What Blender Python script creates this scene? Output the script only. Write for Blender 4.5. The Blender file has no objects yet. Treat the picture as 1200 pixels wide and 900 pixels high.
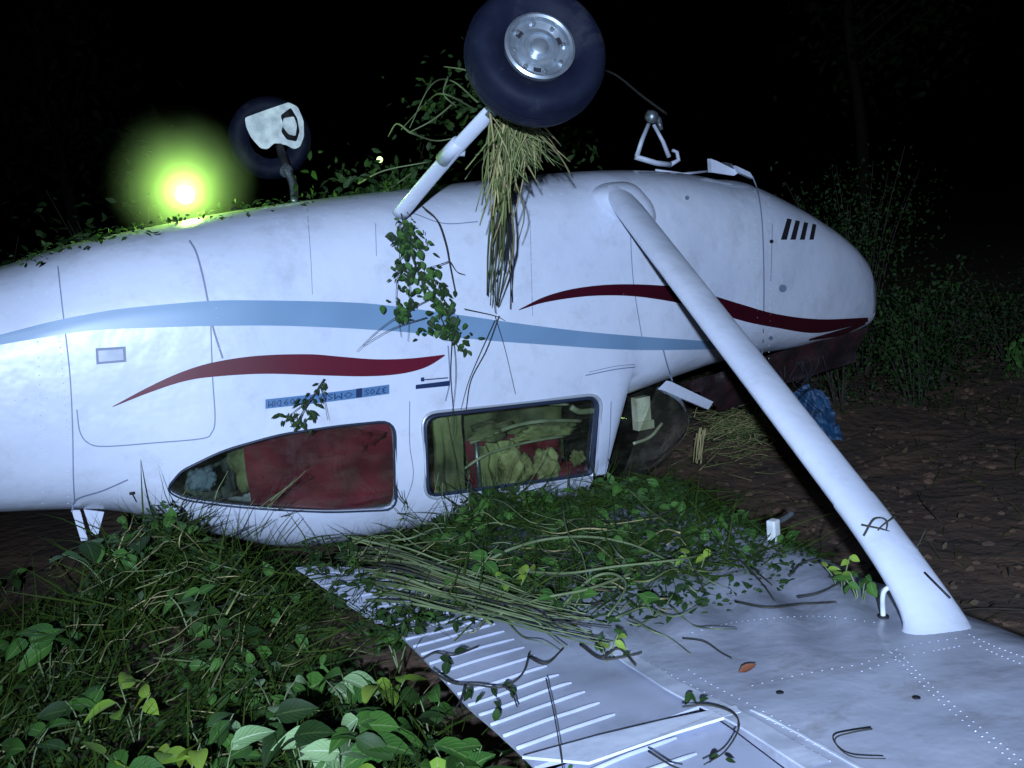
import bpy, bmesh, math, random
import numpy as np
from mathutils import Vector, Matrix, noise
from mathutils.bvhtree import BVHTree
random.seed(7); rng = np.random.default_rng(7)
S = bpy.context.scene; COL = S.collection
PI = math.pi
# ------------------------------------------------------------------ camera
# The wreck's own frame: A = towards its nose, L = towards its near wing tip,
# U = up.  World = (A, -L, U).
CA = Vector((-3.04372892, 4.06553442, 1.34029314))
R0 = Vector((0.87500979, 0.47707401, -0.08220864))      # right   (A,L,U)
R1 = Vector((-0.1469988, 0.10004061, -0.98406465))      # down
R2 = Vector((0.46124746, -0.87315077, -0.15766582))     # forward
FPX = 1250.0
def W(a, l, u): return Vector((a, -l, u))
def V(v): return Vector((v[0], -v[1], v[2]))
cd = bpy.data.cameras.new('camera'); cam = bpy.data.objects.new('camera', cd); COL.objects.link(cam)
m = Matrix.Identity(4); r, u_, f_ = V(R0), -V(R1), V(R2)
for i in range(3):
    m[i][0] = r[i]; m[i][1] = u_[i]; m[i][2] = -f_[i]; m[i][3] = V(CA)[i]
cam.matrix_world = m
cd.sensor_width = 36; cd.lens = 36 * FPX / 1200; cd.clip_start = .05; cd.clip_end = 500
S.camera = cam
# ------------------------------------------------------------------ night sky
wd = bpy.data.worlds.new('World'); S.world = wd; wd.use_nodes = True
nt = wd.node_tree; bg = nt.nodes['Background']
sky = nt.nodes.new('ShaderNodeTexSky'); sky.sky_type = 'NISHITA'; sky.sun_disc = False
sky.sun_elevation = math.radians(-8); sky.sun_rotation = math.radians(200)
nt.links.new(sky.outputs[0], bg.inputs[0]); bg.inputs[1].default_value = .05
S.view_settings.view_transform = 'Standard'; S.view_settings.look = 'None'
S.view_settings.exposure = 0; S.view_settings.gamma = 1
# ------------------------------------------------------------------ spot standing in for the photographer's flash, set behind the camera
ld = bpy.data.lights.new('flash', 'SPOT'); ld.energy = 1300; ld.color = (.572, .722, 1.0)
ld.spot_size = math.radians(70); ld.spot_blend = .75; ld.shadow_soft_size = .035
fl = bpy.data.objects.new('flash', ld); COL.objects.link(fl)
fl.location = V(CA - R0 * .16 - R1 * .10 - R2 * 1.2)
tgt = V(CA + R2 * 4 + R0 * .36 - R1 * .28)
fl.rotation_euler = (tgt - fl.location).to_track_quat('-Z', 'Y').to_euler()

# ------------------------------------------------------------------ helpers
def ray(px, py): return (R0 * ((px - 600) / FPX) + R1 * ((py - 450) / FPX) + R2)
def onL(px, py, L):
    d = ray(px, py); return CA + d * ((L - CA.y) / d.y)
def onU(px, py, U):
    d = ray(px, py); return CA + d * ((U - CA.z) / d.z)
def atd(px, py, d): return CA + ray(px, py) * d      # depth along the view
def project(p):
    c = p - CA; z = c.dot(R2); return 600 + FPX * c.dot(R0) / z, 450 + FPX * c.dot(R1) / z
def new(name, verts, faces, mat=None, parent=None, smooth=True, uvs=None):
    me = bpy.data.meshes.new(name); me.from_pydata([tuple(v) for v in verts], [], faces)
    if uvs is not None:
        ul = me.uv_layers.new(name='UVMap'); li = np.empty(len(me.loops), int); me.loops.foreach_get('vertex_index', li)
        ul.data.foreach_set('uv', np.asarray(uvs, dtype=np.float32)[li].ravel())
    if mat: me.materials.append(mat)
    if smooth: me.polygons.foreach_set('use_smooth', [True] * len(me.polygons))
    me.update()
    o = bpy.data.objects.new(name, me); COL.objects.link(o)
    if parent: o.parent = parent
    return o
def tag(o, label=None, cat=None, group=None, kind=None):
    if label: o['label'] = label
    if cat: o['category'] = cat
    if group: o['group'] = group
    if kind: o['kind'] = kind
    return o
def empty(name, loc=(0, 0, 0)):
    o = bpy.data.objects.new(name, None); o.empty_display_size = .1; COL.objects.link(o); o.location = loc; return o
def sharp(o, deg=35):
    try: o.data.set_sharp_from_angle(angle=math.radians(deg))
    except Exception: pass
    return o
class MB:
    def __init__(s): s.v = []; s.f = []
    def add(s, v, f):
        b = len(s.v); s.v += [Vector(x) for x in v]; s.f += [tuple(i + b for i in q) for q in f]; return s
    def tube(s, pts, r0, r1=None, n=6, cap=True, flat=1.0, up=None):
        r1 = r0 if r1 is None else r1; pts = [Vector(p) for p in pts]; vs = []; fs = []; k = len(pts)
        prev = None
        for i, p in enumerate(pts):
            t = (pts[min(i + 1, k - 1)] - pts[max(i - 1, 0)])
            t = t.normalized() if t.length > 1e-9 else Vector((0, 0, 1))
            if up is not None: x = Vector(up) - t * Vector(up).dot(t)
            elif prev is None:
                x = t.cross(Vector((.31, .2, .93)))
                if x.length < 1e-3: x = t.cross(Vector((1, 0, 0)))
            else: x = prev - t * prev.dot(t)
            if x.length < 1e-6: x = t.orthogonal()
            x.normalize(); prev = x; y = t.cross(x)
            rr = r0 + (r1 - r0) * i / max(1, k - 1)
            for j in range(n):
                a = 2 * PI * j / n; vs.append(p + x * (math.cos(a) * rr) + y * (math.sin(a) * rr * flat))
        for i in range(k - 1):
            for j in range(n):
                fs.append((i * n + j, i * n + (j + 1) % n, (i + 1) * n + (j + 1) % n, (i + 1) * n + j))
        if cap: fs.append(tuple(range(n))[::-1]); fs.append(tuple((k - 1) * n + j for j in range(n)))
        return s.add(vs, fs)
    def box(s, c, h, rot=None):
        c = Vector(c); vs = []
        for x in (-1, 1):
            for y in (-1, 1):
                for z in (-1, 1):
                    p = Vector((x * h[0], y * h[1], z * h[2]))
                    if rot is not None: p = rot @ p
                    vs.append(c + p)
        return s.add(vs, [(0, 1, 3, 2), (4, 6, 7, 5), (0, 4, 5, 1), (2, 3, 7, 6), (0, 2, 6, 4), (1, 5, 7, 3)])
    def lathe(s, o, ax, prof, n=32, x=None):
        o = Vector(o); ax = Vector(ax).normalized(); x = ax.orthogonal().normalized() if x is None else x; y = ax.cross(x); vs = []; fs = []
        for (r, h) in prof:
            for j in range(n):
                a = 2 * PI * j / n; vs.append(o + ax * h + (x * math.cos(a) + y * math.sin(a)) * r)
        for i in range(len(prof) - 1):
            for j in range(n): fs.append((i * n + j, i * n + (j + 1) % n, (i + 1) * n + (j + 1) % n, (i + 1) * n + j))
        return s.add(vs, fs)
    def build(s, name, mat=None, parent=None, smooth=True): return new(name, s.v, s.f, mat, parent, smooth)
def spline(pts, n=6):
    pts = [Vector(p) for p in pts]; out = []
    q = [pts[0] * 2 - pts[1]] + pts + [pts[-1] * 2 - pts[-2]]
    for i in range(1, len(q) - 2):
        a, b, c, d = q[i - 1:i + 3]
        for k in range(n):
            t = k / n
            out.append(.5 * ((2 * b) + (c - a) * t + (2 * a - 5 * b + 4 * c - d) * t * t + (3 * b - a - 3 * c + d) * t ** 3))
    out.append(pts[-1]); return out
def lerp_tab(tab, x):
    if x <= tab[0][0]: return tab[0][1:]
    for p, q in zip(tab, tab[1:]):
        if x <= q[0]:
            t = (x - p[0]) / (q[0] - p[0]); return tuple(a + (b - a) * t for a, b in zip(p[1:], q[1:]))
    return tab[-1][1:]

# ------------------------------------------------------------------ materials
def mat(name, base, rough=.5, metal=0, spec=.5, var=None, scale=6, bump=0, bscale=20, coat=0, detail=5, island=0, sheen=0, bdist=.02, grime=0):
    M = bpy.data.materials.new(name); M.use_nodes = True; t = M.node_tree; N = t.nodes; b = N['Principled BSDF']
    b.inputs['Base Color'].default_value = (*base, 1); b.inputs['Roughness'].default_value = rough
    b.inputs['Metallic'].default_value = metal; b.inputs['Specular IOR Level'].default_value = spec
    b.inputs['Coat Weight'].default_value = coat
    tc = N.new('ShaderNodeTexCoord')
    if var:
        nz = N.new('ShaderNodeTexNoise'); nz.inputs['Scale'].default_value = scale; nz.inputs['Detail'].default_value = detail
        t.links.new(tc.outputs['Object'], nz.inputs['Vector'])
        mr = N.new('ShaderNodeMapRange'); mr.inputs[1].default_value = .35; mr.inputs[2].default_value = .65
        t.links.new(nz.outputs[0], mr.inputs[0])
        mx = N.new('ShaderNodeMix'); mx.data_type = 'RGBA'; mx.inputs[6].default_value = (*base, 1); mx.inputs[7].default_value = (*var, 1)
        fac = mr.outputs[0]
        if island:
            g = N.new('ShaderNodeNewGeometry'); oi = N.new('ShaderNodeObjectInfo')
            ad = N.new('ShaderNodeMath'); ad.operation = 'ADD'; t.links.new(g.outputs['Random Per Island'], ad.inputs[0]); t.links.new(oi.outputs['Random'], ad.inputs[1])
            fr = N.new('ShaderNodeMath'); fr.operation = 'FRACT'; t.links.new(ad.outputs[0], fr.inputs[0])
            m2 = N.new('ShaderNodeMix'); m2.inputs[0].default_value = island
            t.links.new(fac, m2.inputs[2]); t.links.new(fr.outputs[0], m2.inputs[3]); fac = m2.outputs[0]
        t.links.new(fac, mx.inputs[0]); t.links.new(mx.outputs[2], b.inputs['Base Color'])
    if grime:
        n3 = N.new('ShaderNodeTexNoise'); n3.inputs['Scale'].default_value = 7; n3.inputs['Detail'].default_value = 12; n3.inputs['Roughness'].default_value = .72
        mp = N.new('ShaderNodeMapping'); mp.inputs['Scale'].default_value = (1, 1, 1); t.links.new(tc.outputs['Object'], mp.inputs[0]); t.links.new(mp.outputs[0], n3.inputs['Vector'])
        m3 = N.new('ShaderNodeMapRange'); m3.inputs[1].default_value = .52; m3.inputs[2].default_value = .78; m3.inputs[4].default_value = grime; t.links.new(n3.outputs[0], m3.inputs[0])
        mg = N.new('ShaderNodeMix'); mg.data_type = 'RGBA'; mg.inputs[7].default_value = (.16, .15, .13, 1); src = b.inputs['Base Color'].links[0].from_socket
        t.links.new(src, mg.inputs[6]); t.links.new(m3.outputs[0], mg.inputs[0]); t.links.new(mg.outputs[2], b.inputs['Base Color'])
        ra = N.new('ShaderNodeMath'); ra.operation = 'MULTIPLY_ADD'; ra.inputs[1].default_value = .5; ra.inputs[2].default_value = rough; t.links.new(m3.outputs[0], ra.inputs[0]); t.links.new(ra.outputs[0], b.inputs['Roughness'])
    if bump:
        n2 = N.new('ShaderNodeTexNoise'); n2.inputs['Scale'].default_value = bscale; n2.inputs['Detail'].default_value = 4
        t.links.new(tc.outputs['Object'], n2.inputs['Vector'])
        bp = N.new('ShaderNodeBump'); bp.inputs['Strength'].default_value = bump; bp.inputs['Distance'].default_value = bdist
        t.links.new(n2.outputs[0], bp.inputs['Height']); t.links.new(bp.outputs[0], b.inputs['Normal'])
    return M
def leaf_mat(name, c1, c2, vein, rough=.55):
    M = mat(name, c1, rough, var=c2, scale=3, island=.75, spec=.22); t = M.node_tree; N = t.nodes; b = N['Principled BSDF']
    uv = N.new('ShaderNodeUVMap'); sp = N.new('ShaderNodeSeparateXYZ'); t.links.new(uv.outputs[0], sp.inputs[0])
    def mth(op, a, bb=None, c=None):
        n = N.new('ShaderNodeMath'); n.operation = op
        for i, q in enumerate((a, bb, c)):
            if q is None: continue
            if isinstance(q, (int, float)): n.inputs[i].default_value = q
            else: t.links.new(q, n.inputs[i])
        return n.outputs[0]
    ab = mth('ABSOLUTE', mth('SUBTRACT', sp.outputs[0], .5))
    mid = mth('LESS_THAN', ab, .035)
    w = mth('SINE', mth('MULTIPLY', mth('SUBTRACT', sp.outputs[1], mth('MULTIPLY', ab, .8)), 44.))
    sv = mth('MULTIPLY', mth('GREATER_THAN', w, .82), .45)
    fac = mth('MAXIMUM', mid, sv)
    mx = N.new('ShaderNodeMix'); mx.data_type = 'RGBA'; mx.inputs[7].default_value = (*vein, 1)
    src = b.inputs['Base Color'].links[0].from_socket
    t.links.new(src, mx.inputs[6]); t.links.new(fac, mx.inputs[0]); t.links.new(mx.outputs[2], b.inputs['Base Color'])
    bp = N.new('ShaderNodeBump'); bp.inputs['Strength'].default_value = .5; bp.inputs['Distance'].default_value = .002; bp.invert = True
    t.links.new(fac, bp.inputs['Height']); t.links.new(bp.outputs[0], b.inputs['Normal'])
    b.inputs['Transmission Weight'].default_value = 0
    b.inputs['Subsurface Weight'].default_value = 0
    return M
WHITE = mat('white_aircraft_paint', (.71, .76, .87), .34, var=(.63, .69, .82), scale=2.2, bump=.30, bscale=3.2, coat=.5, bdist=.05, grime=.34)
DIRTW = mat('worn_white_paint', (.68, .72, .84), .42, var=(.38, .42, .50), scale=9, bump=.1, bscale=30, bdist=.004)
WINGM = mat('dull_wing_skin', (.52, .55, .66), .36, var=(.36, .39, .48), scale=2.6, bump=.22, bscale=4.5, coat=.15, bdist=.05, grime=.8)
FLAPM = mat('flap_skin', (.52, .56, .70), .38, var=(.42, .46, .58), grime=.4, scale=5, bump=.08, bscale=12, bdist=.01)
BLUE = mat('stripe_blue', (.20, .33, .49), .35, coat=.3, var=(.17, .29, .44), scale=4)
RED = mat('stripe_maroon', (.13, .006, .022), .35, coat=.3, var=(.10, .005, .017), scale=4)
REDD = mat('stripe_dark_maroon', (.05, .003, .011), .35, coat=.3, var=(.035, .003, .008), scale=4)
NAVY = mat('navy_decal', (.012, .03, .10), .4)
DECAL = mat('label_blue', (.09, .20, .38), .4)
SEAM = mat('panel_seam', (.22, .26, .36), .6)
DARK = mat('dark_recess', (.01, .01, .014), .7)
RUB = mat('tyre_rubber', (.006, .008, .020), .62, var=(.010, .013, .028), scale=14, bump=.15, bscale=60, bdist=.003, spec=.12, grime=.22)
RIM = mat('wheel_metal', (.55, .62, .68), .32, metal=.75, var=(.35, .4, .45), scale=25)
HUBW = mat('white_hub', (.80, .84, .84), .45, var=(.45, .5, .52), scale=20)
GREYM = mat('grey_metal', (.35, .4, .44), .4, metal=.7, var=(.15, .17, .18), scale=30)
LINER = mat('cabin_liner', (.30, .33, .15), .8, var=(.07, .08, .04), scale=7, bump=.4, bscale=10)
REDC = mat('red_cabin_cloth', (.27, .016, .045), .85, var=(.12, .008, .022), scale=6, bump=.4, bscale=14)
SEATM = mat('pale_seat_cloth', (.50, .54, .24), .8, var=(.18, .20, .09), scale=9, bump=.5, bscale=14)
CREAM = mat('cream_panel', (.55, .58, .42), .55, var=(.3, .33, .2), scale=12)
DIRT = mat('brown_dirt', (.15, .088, .055), .95, var=(.065, .042, .03), scale=3.2, bump=.55, bscale=13, detail=9, bdist=.05)
TARP = mat('blue_tarp', (.025, .10, .22), .55, var=(.008, .03, .08), scale=8, bump=.2)
STRAW = mat('dry_straw', (.48, .42, .19), .7, var=(.16, .14, .06), scale=20, island=.8)
STRAWG = mat('green_straw', (.24, .28, .09), .7, var=(.04, .065, .018), scale=20, island=.8)
GRASS = mat('grass_blade', (.010, .030, .003), .7, var=(.040, .066, .008), scale=5, island=.8, spec=.12)
STEM = mat('green_stem', (.21, .26, .12), .6, var=(.08, .12, .045), scale=12, island=.6, bump=.3, bscale=80, bdist=.002)
DSTEM = mat('dark_twig', (.020, .024, .020), .8, var=(.045, .040, .03), scale=20, island=.5)
BARK = mat('bark', (.05, .04, .03), .9, var=(.025, .02, .016), scale=10, bump=.6)
LEAFD = leaf_mat('leaf_dark', (.006, .020, .005), (.026, .066, .012), (.04, .07, .02))
LEAFM = leaf_mat('leaf_mid', (.020, .075, .012), (.055, .15, .022), (.12, .20, .06))
LEAFB = leaf_mat('leaf_pale', (.12, .23, .085), (.25, .38, .17), (.40, .50, .31))
LEAFY = leaf_mat('leaf_yellow', (.24, .34, .03), (.13, .27, .03), (.26, .32, .1))
RUST = mat('dead_leaf', (.22, .07, .03), .8, var=(.12, .04, .02), scale=30)
def glass_mat(tint, name, d0=.01, d1=.08):
    M = bpy.data.materials.new(name); M.use_nodes = True; t = M.node_tree; N = t.nodes
    for n in list(N): N.remove(n)
    o = N.new('ShaderNodeOutputMaterial'); tr = N.new('ShaderNodeBsdfTransparent'); tr.inputs[0].default_value = (*tint, 1)
    gl = N.new('ShaderNodeBsdfGlossy'); gl.inputs['Roughness'].default_value = .04; gl.inputs[0].default_value = (.9, .95, 1, 1)
    fr = N.new('ShaderNodeFresnel'); fr.inputs[0].default_value = 1.5
    mx = N.new('ShaderNodeMixShader'); t.links.new(fr.outputs[0], mx.inputs[0]); t.links.new(tr.outputs[0], mx.inputs[1]); t.links.new(gl.outputs[0], mx.inputs[2])
    df = N.new('ShaderNodeBsdfDiffuse'); df.inputs[0].default_value = (.30, .29, .22, 1)
    nz = N.new('ShaderNodeTexNoise'); nz.inputs['Scale'].default_value = 7; nz.inputs['Detail'].default_value = 6
    mr = N.new('ShaderNodeMapRange'); mr.inputs[1].default_value = .45; mr.inputs[2].default_value = .8; mr.inputs[3].default_value = d0; mr.inputs[4].default_value = d1
    t.links.new(nz.outputs[0], mr.inputs[0])
    m2 = N.new('ShaderNodeMixShader'); t.links.new(mr.outputs[0], m2.inputs[0]); t.links.new(mx.outputs[0], m2.inputs[1]); t.links.new(df.outputs[0], m2.inputs[2])
    t.links.new(m2.outputs[0], o.inputs[0]); return M
GLASS = glass_mat((.82, .86, .80), 'dusty_window_glass')

# ------------------------------------------------------------------ ground
def ground_u(a, l):
    h = -.06 + .035 * noise.noise(Vector((a * .9, l * .9, 1.))) + .018 * noise.noise(Vector((a * 4, l * 4, 3.)))
    h += .16 * math.exp(-((a - 1.2) / 1.2) ** 2 - ((l + .9) / .8) ** 2)         # soil pushed up under the nose
    h += .30 * (1 / (1 + math.exp(-(a - 3.2) * 1.6))) * (1 / (1 + math.exp((l - 1.5) * 1.2)))
    return h
def ax(n, lim): return [lim * math.copysign(abs(t) ** 3.2, t) for t in [(-1 + 2 * i / n) for i in range(n + 1)]]
xs = [x - .8 for x in ax(190, 90)]; ys = [y + .3 for y in ax(190, 90)]
gv = []; gf = []
for a in xs:
    for l in ys:
        u = ground_u(a, l)
        if abs(a) < 7 and abs(l) < 7: u += .022 * noise.noise(Vector((a * 11, l * 11, 5.))) + .010 * noise.noise(Vector((a * 27, l * 27, 8.)))
        gv.append(W(a, l, u))
k = len(ys)
for i in range(len(xs) - 1):
    for j in range(k - 1): gf.append((i * k + j, i * k + j + 1, (i + 1) * k + j + 1, (i + 1) * k + j))
new('ground', [v for v in gv], [q[::-1] for q in gf], DIRT)['kind'] = 'structure'

# ------------------------------------------------------------------ the aeroplane, upside down
plane = empty('light_aircraft', W(-1.2, 0, 0))
tag(plane, 'white high wing light aeroplane lying upside down with blue and maroon stripes', 'aeroplane')
PLANE_OFF = W(-1.2, 0, 0)
def part(o, parent=None):
    """hang a world-space mesh on the plane (or one of its parts) keeping it in place"""
    o.parent = parent or plane
    if parent is None: o.matrix_parent_inverse = Matrix.Translation(-PLANE_OFF)
    return o
# station: A, U top (belly), U bottom (roof), half width, squareness
ST = [(-6.6, .98, .84, .05, 2.2), (-6.2, 1.02, .80, .08, 2.2), (-4.5, 1.14, .66, .25, 2.4), (-3.4, 1.22, .54, .37, 2.9),
      (-2.85, 1.30, .475, .435, 3.3), (-2.6, 1.36, .425, .465, 3.5), (-2.27, 1.405, .27, .51, 3.7), (-2.0, 1.435, .17, .54, 3.8),
      (-1.6, 1.46, .15, .56, 3.9), (-1.23, 1.475, .13, .57, 4), (-.9, 1.485, .13, .57, 4), (-.765, 1.49, .13, .57, 4),
      (-.625, 1.49, .520, .562, 4.4), (-.4, 1.485, .548, .55, 4.2), (-.1, 1.46, .572, .51, 3.6), (.1, 1.425, .582, .485, 3.4),
      (.26, 1.405, .580, .455, 3.2), (.52, 1.298, .578, .41, 3.3), (.74, 1.19, .582, .365, 3.3), (.90, 1.095, .592, .325, 3.3), (.985, 1.03, .602, .295, 3.3),
      (1.03, .97, .612, .275, 3.2), (1.05, .92, .64, .24, 3.0)]
NR = 72
def ring(a, inset=0.):
    ut, ub, w, n = lerp_tab(ST, a); c = (ut + ub) / 2; h = (ut - ub) / 2 - inset; w = max(.01, w - inset); h = max(.01, h); out = []
    for j in range(NR):
        t = 2 * PI * j / NR; cs, sn = math.cos(t), math.sin(t)
        out.append(W(a, w * math.copysign(abs(cs) ** (2 / n), cs), c + h * math.copysign(abs(sn) ** (2 / n), sn)))
    return out
def smooth_tab():
    As = []; a = -6.6
    while a < .9:
        As.append(a); a += .05 if a > -3.2 else .2
    As += [.9, .93, .955, .975, .99, 1.003, 1.015, 1.025, 1.035]
    As += [-.765, -.625, -.77, -.62]
    return sorted(set(round(x, 4) for x in As))
# smooth the station table (Catmull) except round the windscreen step
def dense():
    pts = [Vector((p[0], p[1], p[2])) for p in ST]; wn = [Vector((p[0], p[3], p[4])) for p in ST]; out = []
    A0 = [p[0] for p in ST]
    def cr(i, t, key):
        b = ST[i][key]; c = ST[i + 1][key]; a = ST[max(i - 1, 0)][key]; d = ST[min(i + 2, len(ST) - 1)][key]
        x = [ST[max(i - 1, 0)][0], ST[i][0], ST[i + 1][0], ST[min(i + 2, len(ST) - 1)][0]]
        h = x[2] - x[1]
        m1 = (c - a) / (x[2] - x[0]) * h if x[2] != x[0] else 0; m2 = (d - b) / (x[3] - x[1]) * h
        if key == 2 and i in (10, 11, 12): return b + (c - b) * t
        return (2 * t ** 3 - 3 * t ** 2 + 1) * b + (t ** 3 - 2 * t * t + t) * m1 + (-2 * t ** 3 + 3 * t * t) * c + (t ** 3 - t * t) * m2
    for i in range(len(ST) - 1):
        n = max(1, int((ST[i + 1][0] - ST[i][0]) / .05)); n = min(n, 12)
        for q in range(n):
            t = q / n; out.append((ST[i][0] + (ST[i + 1][0] - ST[i][0]) * t,) + tuple(cr(i, t, k) for k in (1, 2, 3, 4)))
    out.append(ST[-1]); return out
ST = dense()
def half_w(a): return lerp_tab(ST, a)[2]
def shell():
    v = []; f = []
    As = [s[0] for s in ST]
    for a in As: v += ring(a)
    n = len(As)
    for i in range(n - 1):
        for j in range(NR): f.append((i * NR + j, (i + 1) * NR + j, (i + 1) * NR + (j + 1) % NR, i * NR + (j + 1) % NR))
    return v, f, n
v, f, n = shell()
b = len(v)
# inner skin (a solid shell lets the window openings have real edges)
As = [s[0] for s in ST]
for a in As: v += ring(a, .022)
for i in range(n - 1):
    for j in range(NR): f.append(tuple(b + q for q in ((i * NR + j), i * NR + (j + 1) % NR, (i + 1) * NR + (j + 1) % NR, (i + 1) * NR + j)))
for j in range(NR):      # close the two ends between the skins
    f.append((j, (j + 1) % NR, b + (j + 1) % NR, b + j))
    e = (n - 1) * NR; f.append((e + (j + 1) % NR, e + j, b + e + j, b + e + (j + 1) % NR))
fus = new('fuselage', v, f, WHITE)
bm = bmesh.new(); bm.from_mesh(fus.data); bmesh.ops.recalc_face_normals(bm, faces=bm.faces); bm.to_mesh(fus.data); bm.free()
_v, _f, _n = shell()
BVH = BVHTree.FromPolygons(_v, _f)
CW = V(CA)
def onfus(px, py, off=0.):
    d = V(ray(px, py)).normalized(); h = BVH.ray_cast(CW, d)
    if h[0] is None:
        q = onL(px, py, .5); return V(q) , Vector((0, -1, 0))
    nn = h[1]
    if nn.dot(d) > 0: nn = -nn
    return h[0] + nn * off, nn
def sidepoly(pts):       # pixel outline -> (A,U) on the near side
    return [(p[0][0], p[0][2]) for p in (onfus(*q) for q in pts)]
def rounded(pts, rad, n=5):
    out = []; k = len(pts)
    for i in range(k):
        p = Vector(pts[i]); a = Vector(pts[i - 1]); c = Vector(pts[(i + 1) % k]); r_ = rad[i] if isinstance(rad, (list, tuple)) else rad
        d1 = (a - p); d2 = (c - p); r1 = min(r_, d1.length * .45); r2 = min(r_, d2.length * .45)
        s, e = p + d1.normalized() * r1, p + d2.normalized() * r2
        for q in range(n + 1):
            t = q / n; out.append(tuple(s * (1 - t) ** 2 + p * 2 * t * (1 - t) + e * t * t))
    return out
WIN_R = rounded([(196, 574), (213, 553), (262, 529), (330, 510), (400, 500), (462, 494), (464, 596), (384, 599), (320, 596), (262, 591), (215, 584)], [9, 8, 20, 20, 20, 18, 16, 20, 20, 20, 10])
WIN_F = rounded([(496, 486), (704, 463), (697, 557), (500, 584)], [16, 16, 10, 14])
def cutter(pp, l0, l1):
    pl = sidepoly(pp); k = len(pl); vs = [W(a, l0, u) for a, u in pl] + [W(a, l1, u) for a, u in pl]
    fs = [tuple(range(k)), tuple(range(2 * k - 1, k - 1, -1))] + [(i, i + k, (i + 1) % k + k, (i + 1) % k) for i in range(k)]
    o = new('cutter', vs, fs, smooth=False)
    bm = bmesh.new(); bm.from_mesh(o.data); bmesh.ops.recalc_face_normals(bm, faces=bm.faces); bm.to_mesh(o.data); bm.free(); return o
cuts = [cutter(WIN_R, .8, -.8), cutter(WIN_F, .8, -.8)]
# windscreen opening in the front of the cabin, and the propeller-end opening of the cowl
mb = MB(); mb.box(W(-.66, 0, .365), (.16, .50, .19)); cuts.append(mb.build('cutter', smooth=False))
# cowl underside (facing down now) torn open behind the strut
for c in cuts:
    md = fus.modifiers.new('b', 'BOOLEAN'); md.operation = 'DIFFERENCE'; md.object = c; md.solver = 'EXACT'
dg = bpy.context.evaluated_depsgraph_get(); me = bpy.data.meshes.new_from_object(fus.evaluated_get(dg))
fus.modifiers.clear(); fus.data = me
for c in cuts: bpy.data.objects.remove(c)
sharp(fus, 40); part(fus)

def strip(name, upper, lower, material, off=.0015, n=60, parent=None, rows=5):
    """paint or tape laid on the fuselage skin between two pixel curves"""
    def samp(c, x):
        for p, q in zip(c, c[1:]):
            if x <= q[0]: t = (x - p[0]) / max(1e-6, q[0] - p[0]); return p[1] + (q[1] - p[1]) * t
        return c[-1][1]
    def sm(c): return [(p.x, p.y) for p in spline([Vector((a, b, 0)) for a, b in c], 6)]
    up, lo = sm(upper), sm(lower); x0 = max(up[0][0], lo[0][0]); x1 = min(up[-1][0], lo[-1][0]); vs = []; fs = []
    for i in range(n + 1):
        x = x0 + (x1 - x0) * i / n; a, b_ = samp(up, x), samp(lo, x)
        for j in range(rows + 1): vs.append(onfus(x, a + (b_ - a) * j / rows, off)[0])
    for i in range(n):
        for j in range(rows): q = i * (rows + 1) + j; fs.append((q, q + 1, q + rows + 2, q + rows + 1))
    return part(new(name, vs, fs, material), parent)
U1 = [(-6, 394), (60, 377), (110, 367), (150, 361), (240, 353), (300, 352), (400, 354), (455, 358), (545, 370), (600, 378), (680, 388), (760, 395), (852, 401)]
L1 = [(-6, 405), (60, 394), (110, 387), (180, 384), (250, 382), (340, 382), (460, 388), (560, 398), (640, 404), (740, 410), (852, 409)]
strip('blue_stripe', U1, L1, BLUE, n=110)
strip('maroon_stripe', [(132, 476), (175, 453), (210, 437), (248, 425), (300, 417), (360, 415), (400, 418), (440, 421), (480, 420), (521, 415.5)],
      [(132, 477), (175, 460), (215, 447), (250, 441.5), (310, 438), (380, 440), (430, 441), (470, 438), (500, 430), (521, 417)], RED)
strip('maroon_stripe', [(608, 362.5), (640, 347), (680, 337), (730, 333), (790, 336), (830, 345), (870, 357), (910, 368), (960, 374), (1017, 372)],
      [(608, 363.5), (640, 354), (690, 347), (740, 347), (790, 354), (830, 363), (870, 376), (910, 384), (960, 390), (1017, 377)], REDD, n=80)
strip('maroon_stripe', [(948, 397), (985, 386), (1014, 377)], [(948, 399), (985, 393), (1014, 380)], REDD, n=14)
# thin red pinstripes
# dash emblem
strip('emblem_bar', [(487, 451), (527, 446)], [(487, 456), (527, 452)], NAVY, n=4, rows=1)
strip('emblem_line', [(496, 444.5), (525, 442)], [(496, 445.7), (525, 443.4)], NAVY, n=3, rows=1)
strip('emblem_dot', [(493, 442.5), (497, 442)], [(493, 447), (497, 447)], NAVY, n=2, rows=1)
plate = strip('name_strip', [(311, 468), (384, 460), (456, 450.5)], [(311, 479), (384, 471), (456, 461.5)], DECAL, n=16, rows=2)
strip('name_block', [(417, 455.5), (424, 454.5)], [(417, 466), (424, 465)], NAVY, off=.0032, n=2, rows=1)
def seam(pts, w=2.0, name='panel_seam', material=SEAM, off=.0012, n=5):
    c = spline([Vector((a, b, 0)) for a, b in pts], n); mb = MB(); vs = []; fs = []
    for i, p in enumerate(c):
        t = (c[min(i + 1, len(c) - 1)] - c[max(i - 1, 0)]).normalized(); q = Vector((-t.y, t.x, 0)) * w * .5
        vs += [onfus(p.x + q.x, p.y + q.y, off)[0], onfus(p.x - q.x, p.y - q.y, off)[0]]
    for i in range(len(c) - 1): fs.append((2 * i, 2 * i + 1, 2 * i + 3, 2 * i + 2))
    return part(new(name, vs, fs, material))
seam([(68, 312), (72, 350), (76, 385), (82, 440), (85, 500), (86, 560), (88, 596)], 1.6)
seam([(222, 282), (230, 296), (238, 325), (244, 355), (250, 385), (261, 420)], 2.4)
seam([(247, 380), (249, 440), (252, 490), (248, 507), (236, 514), (180, 519), (125, 523), (105, 520), (94, 507), (90, 480)], 1.5)
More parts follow.
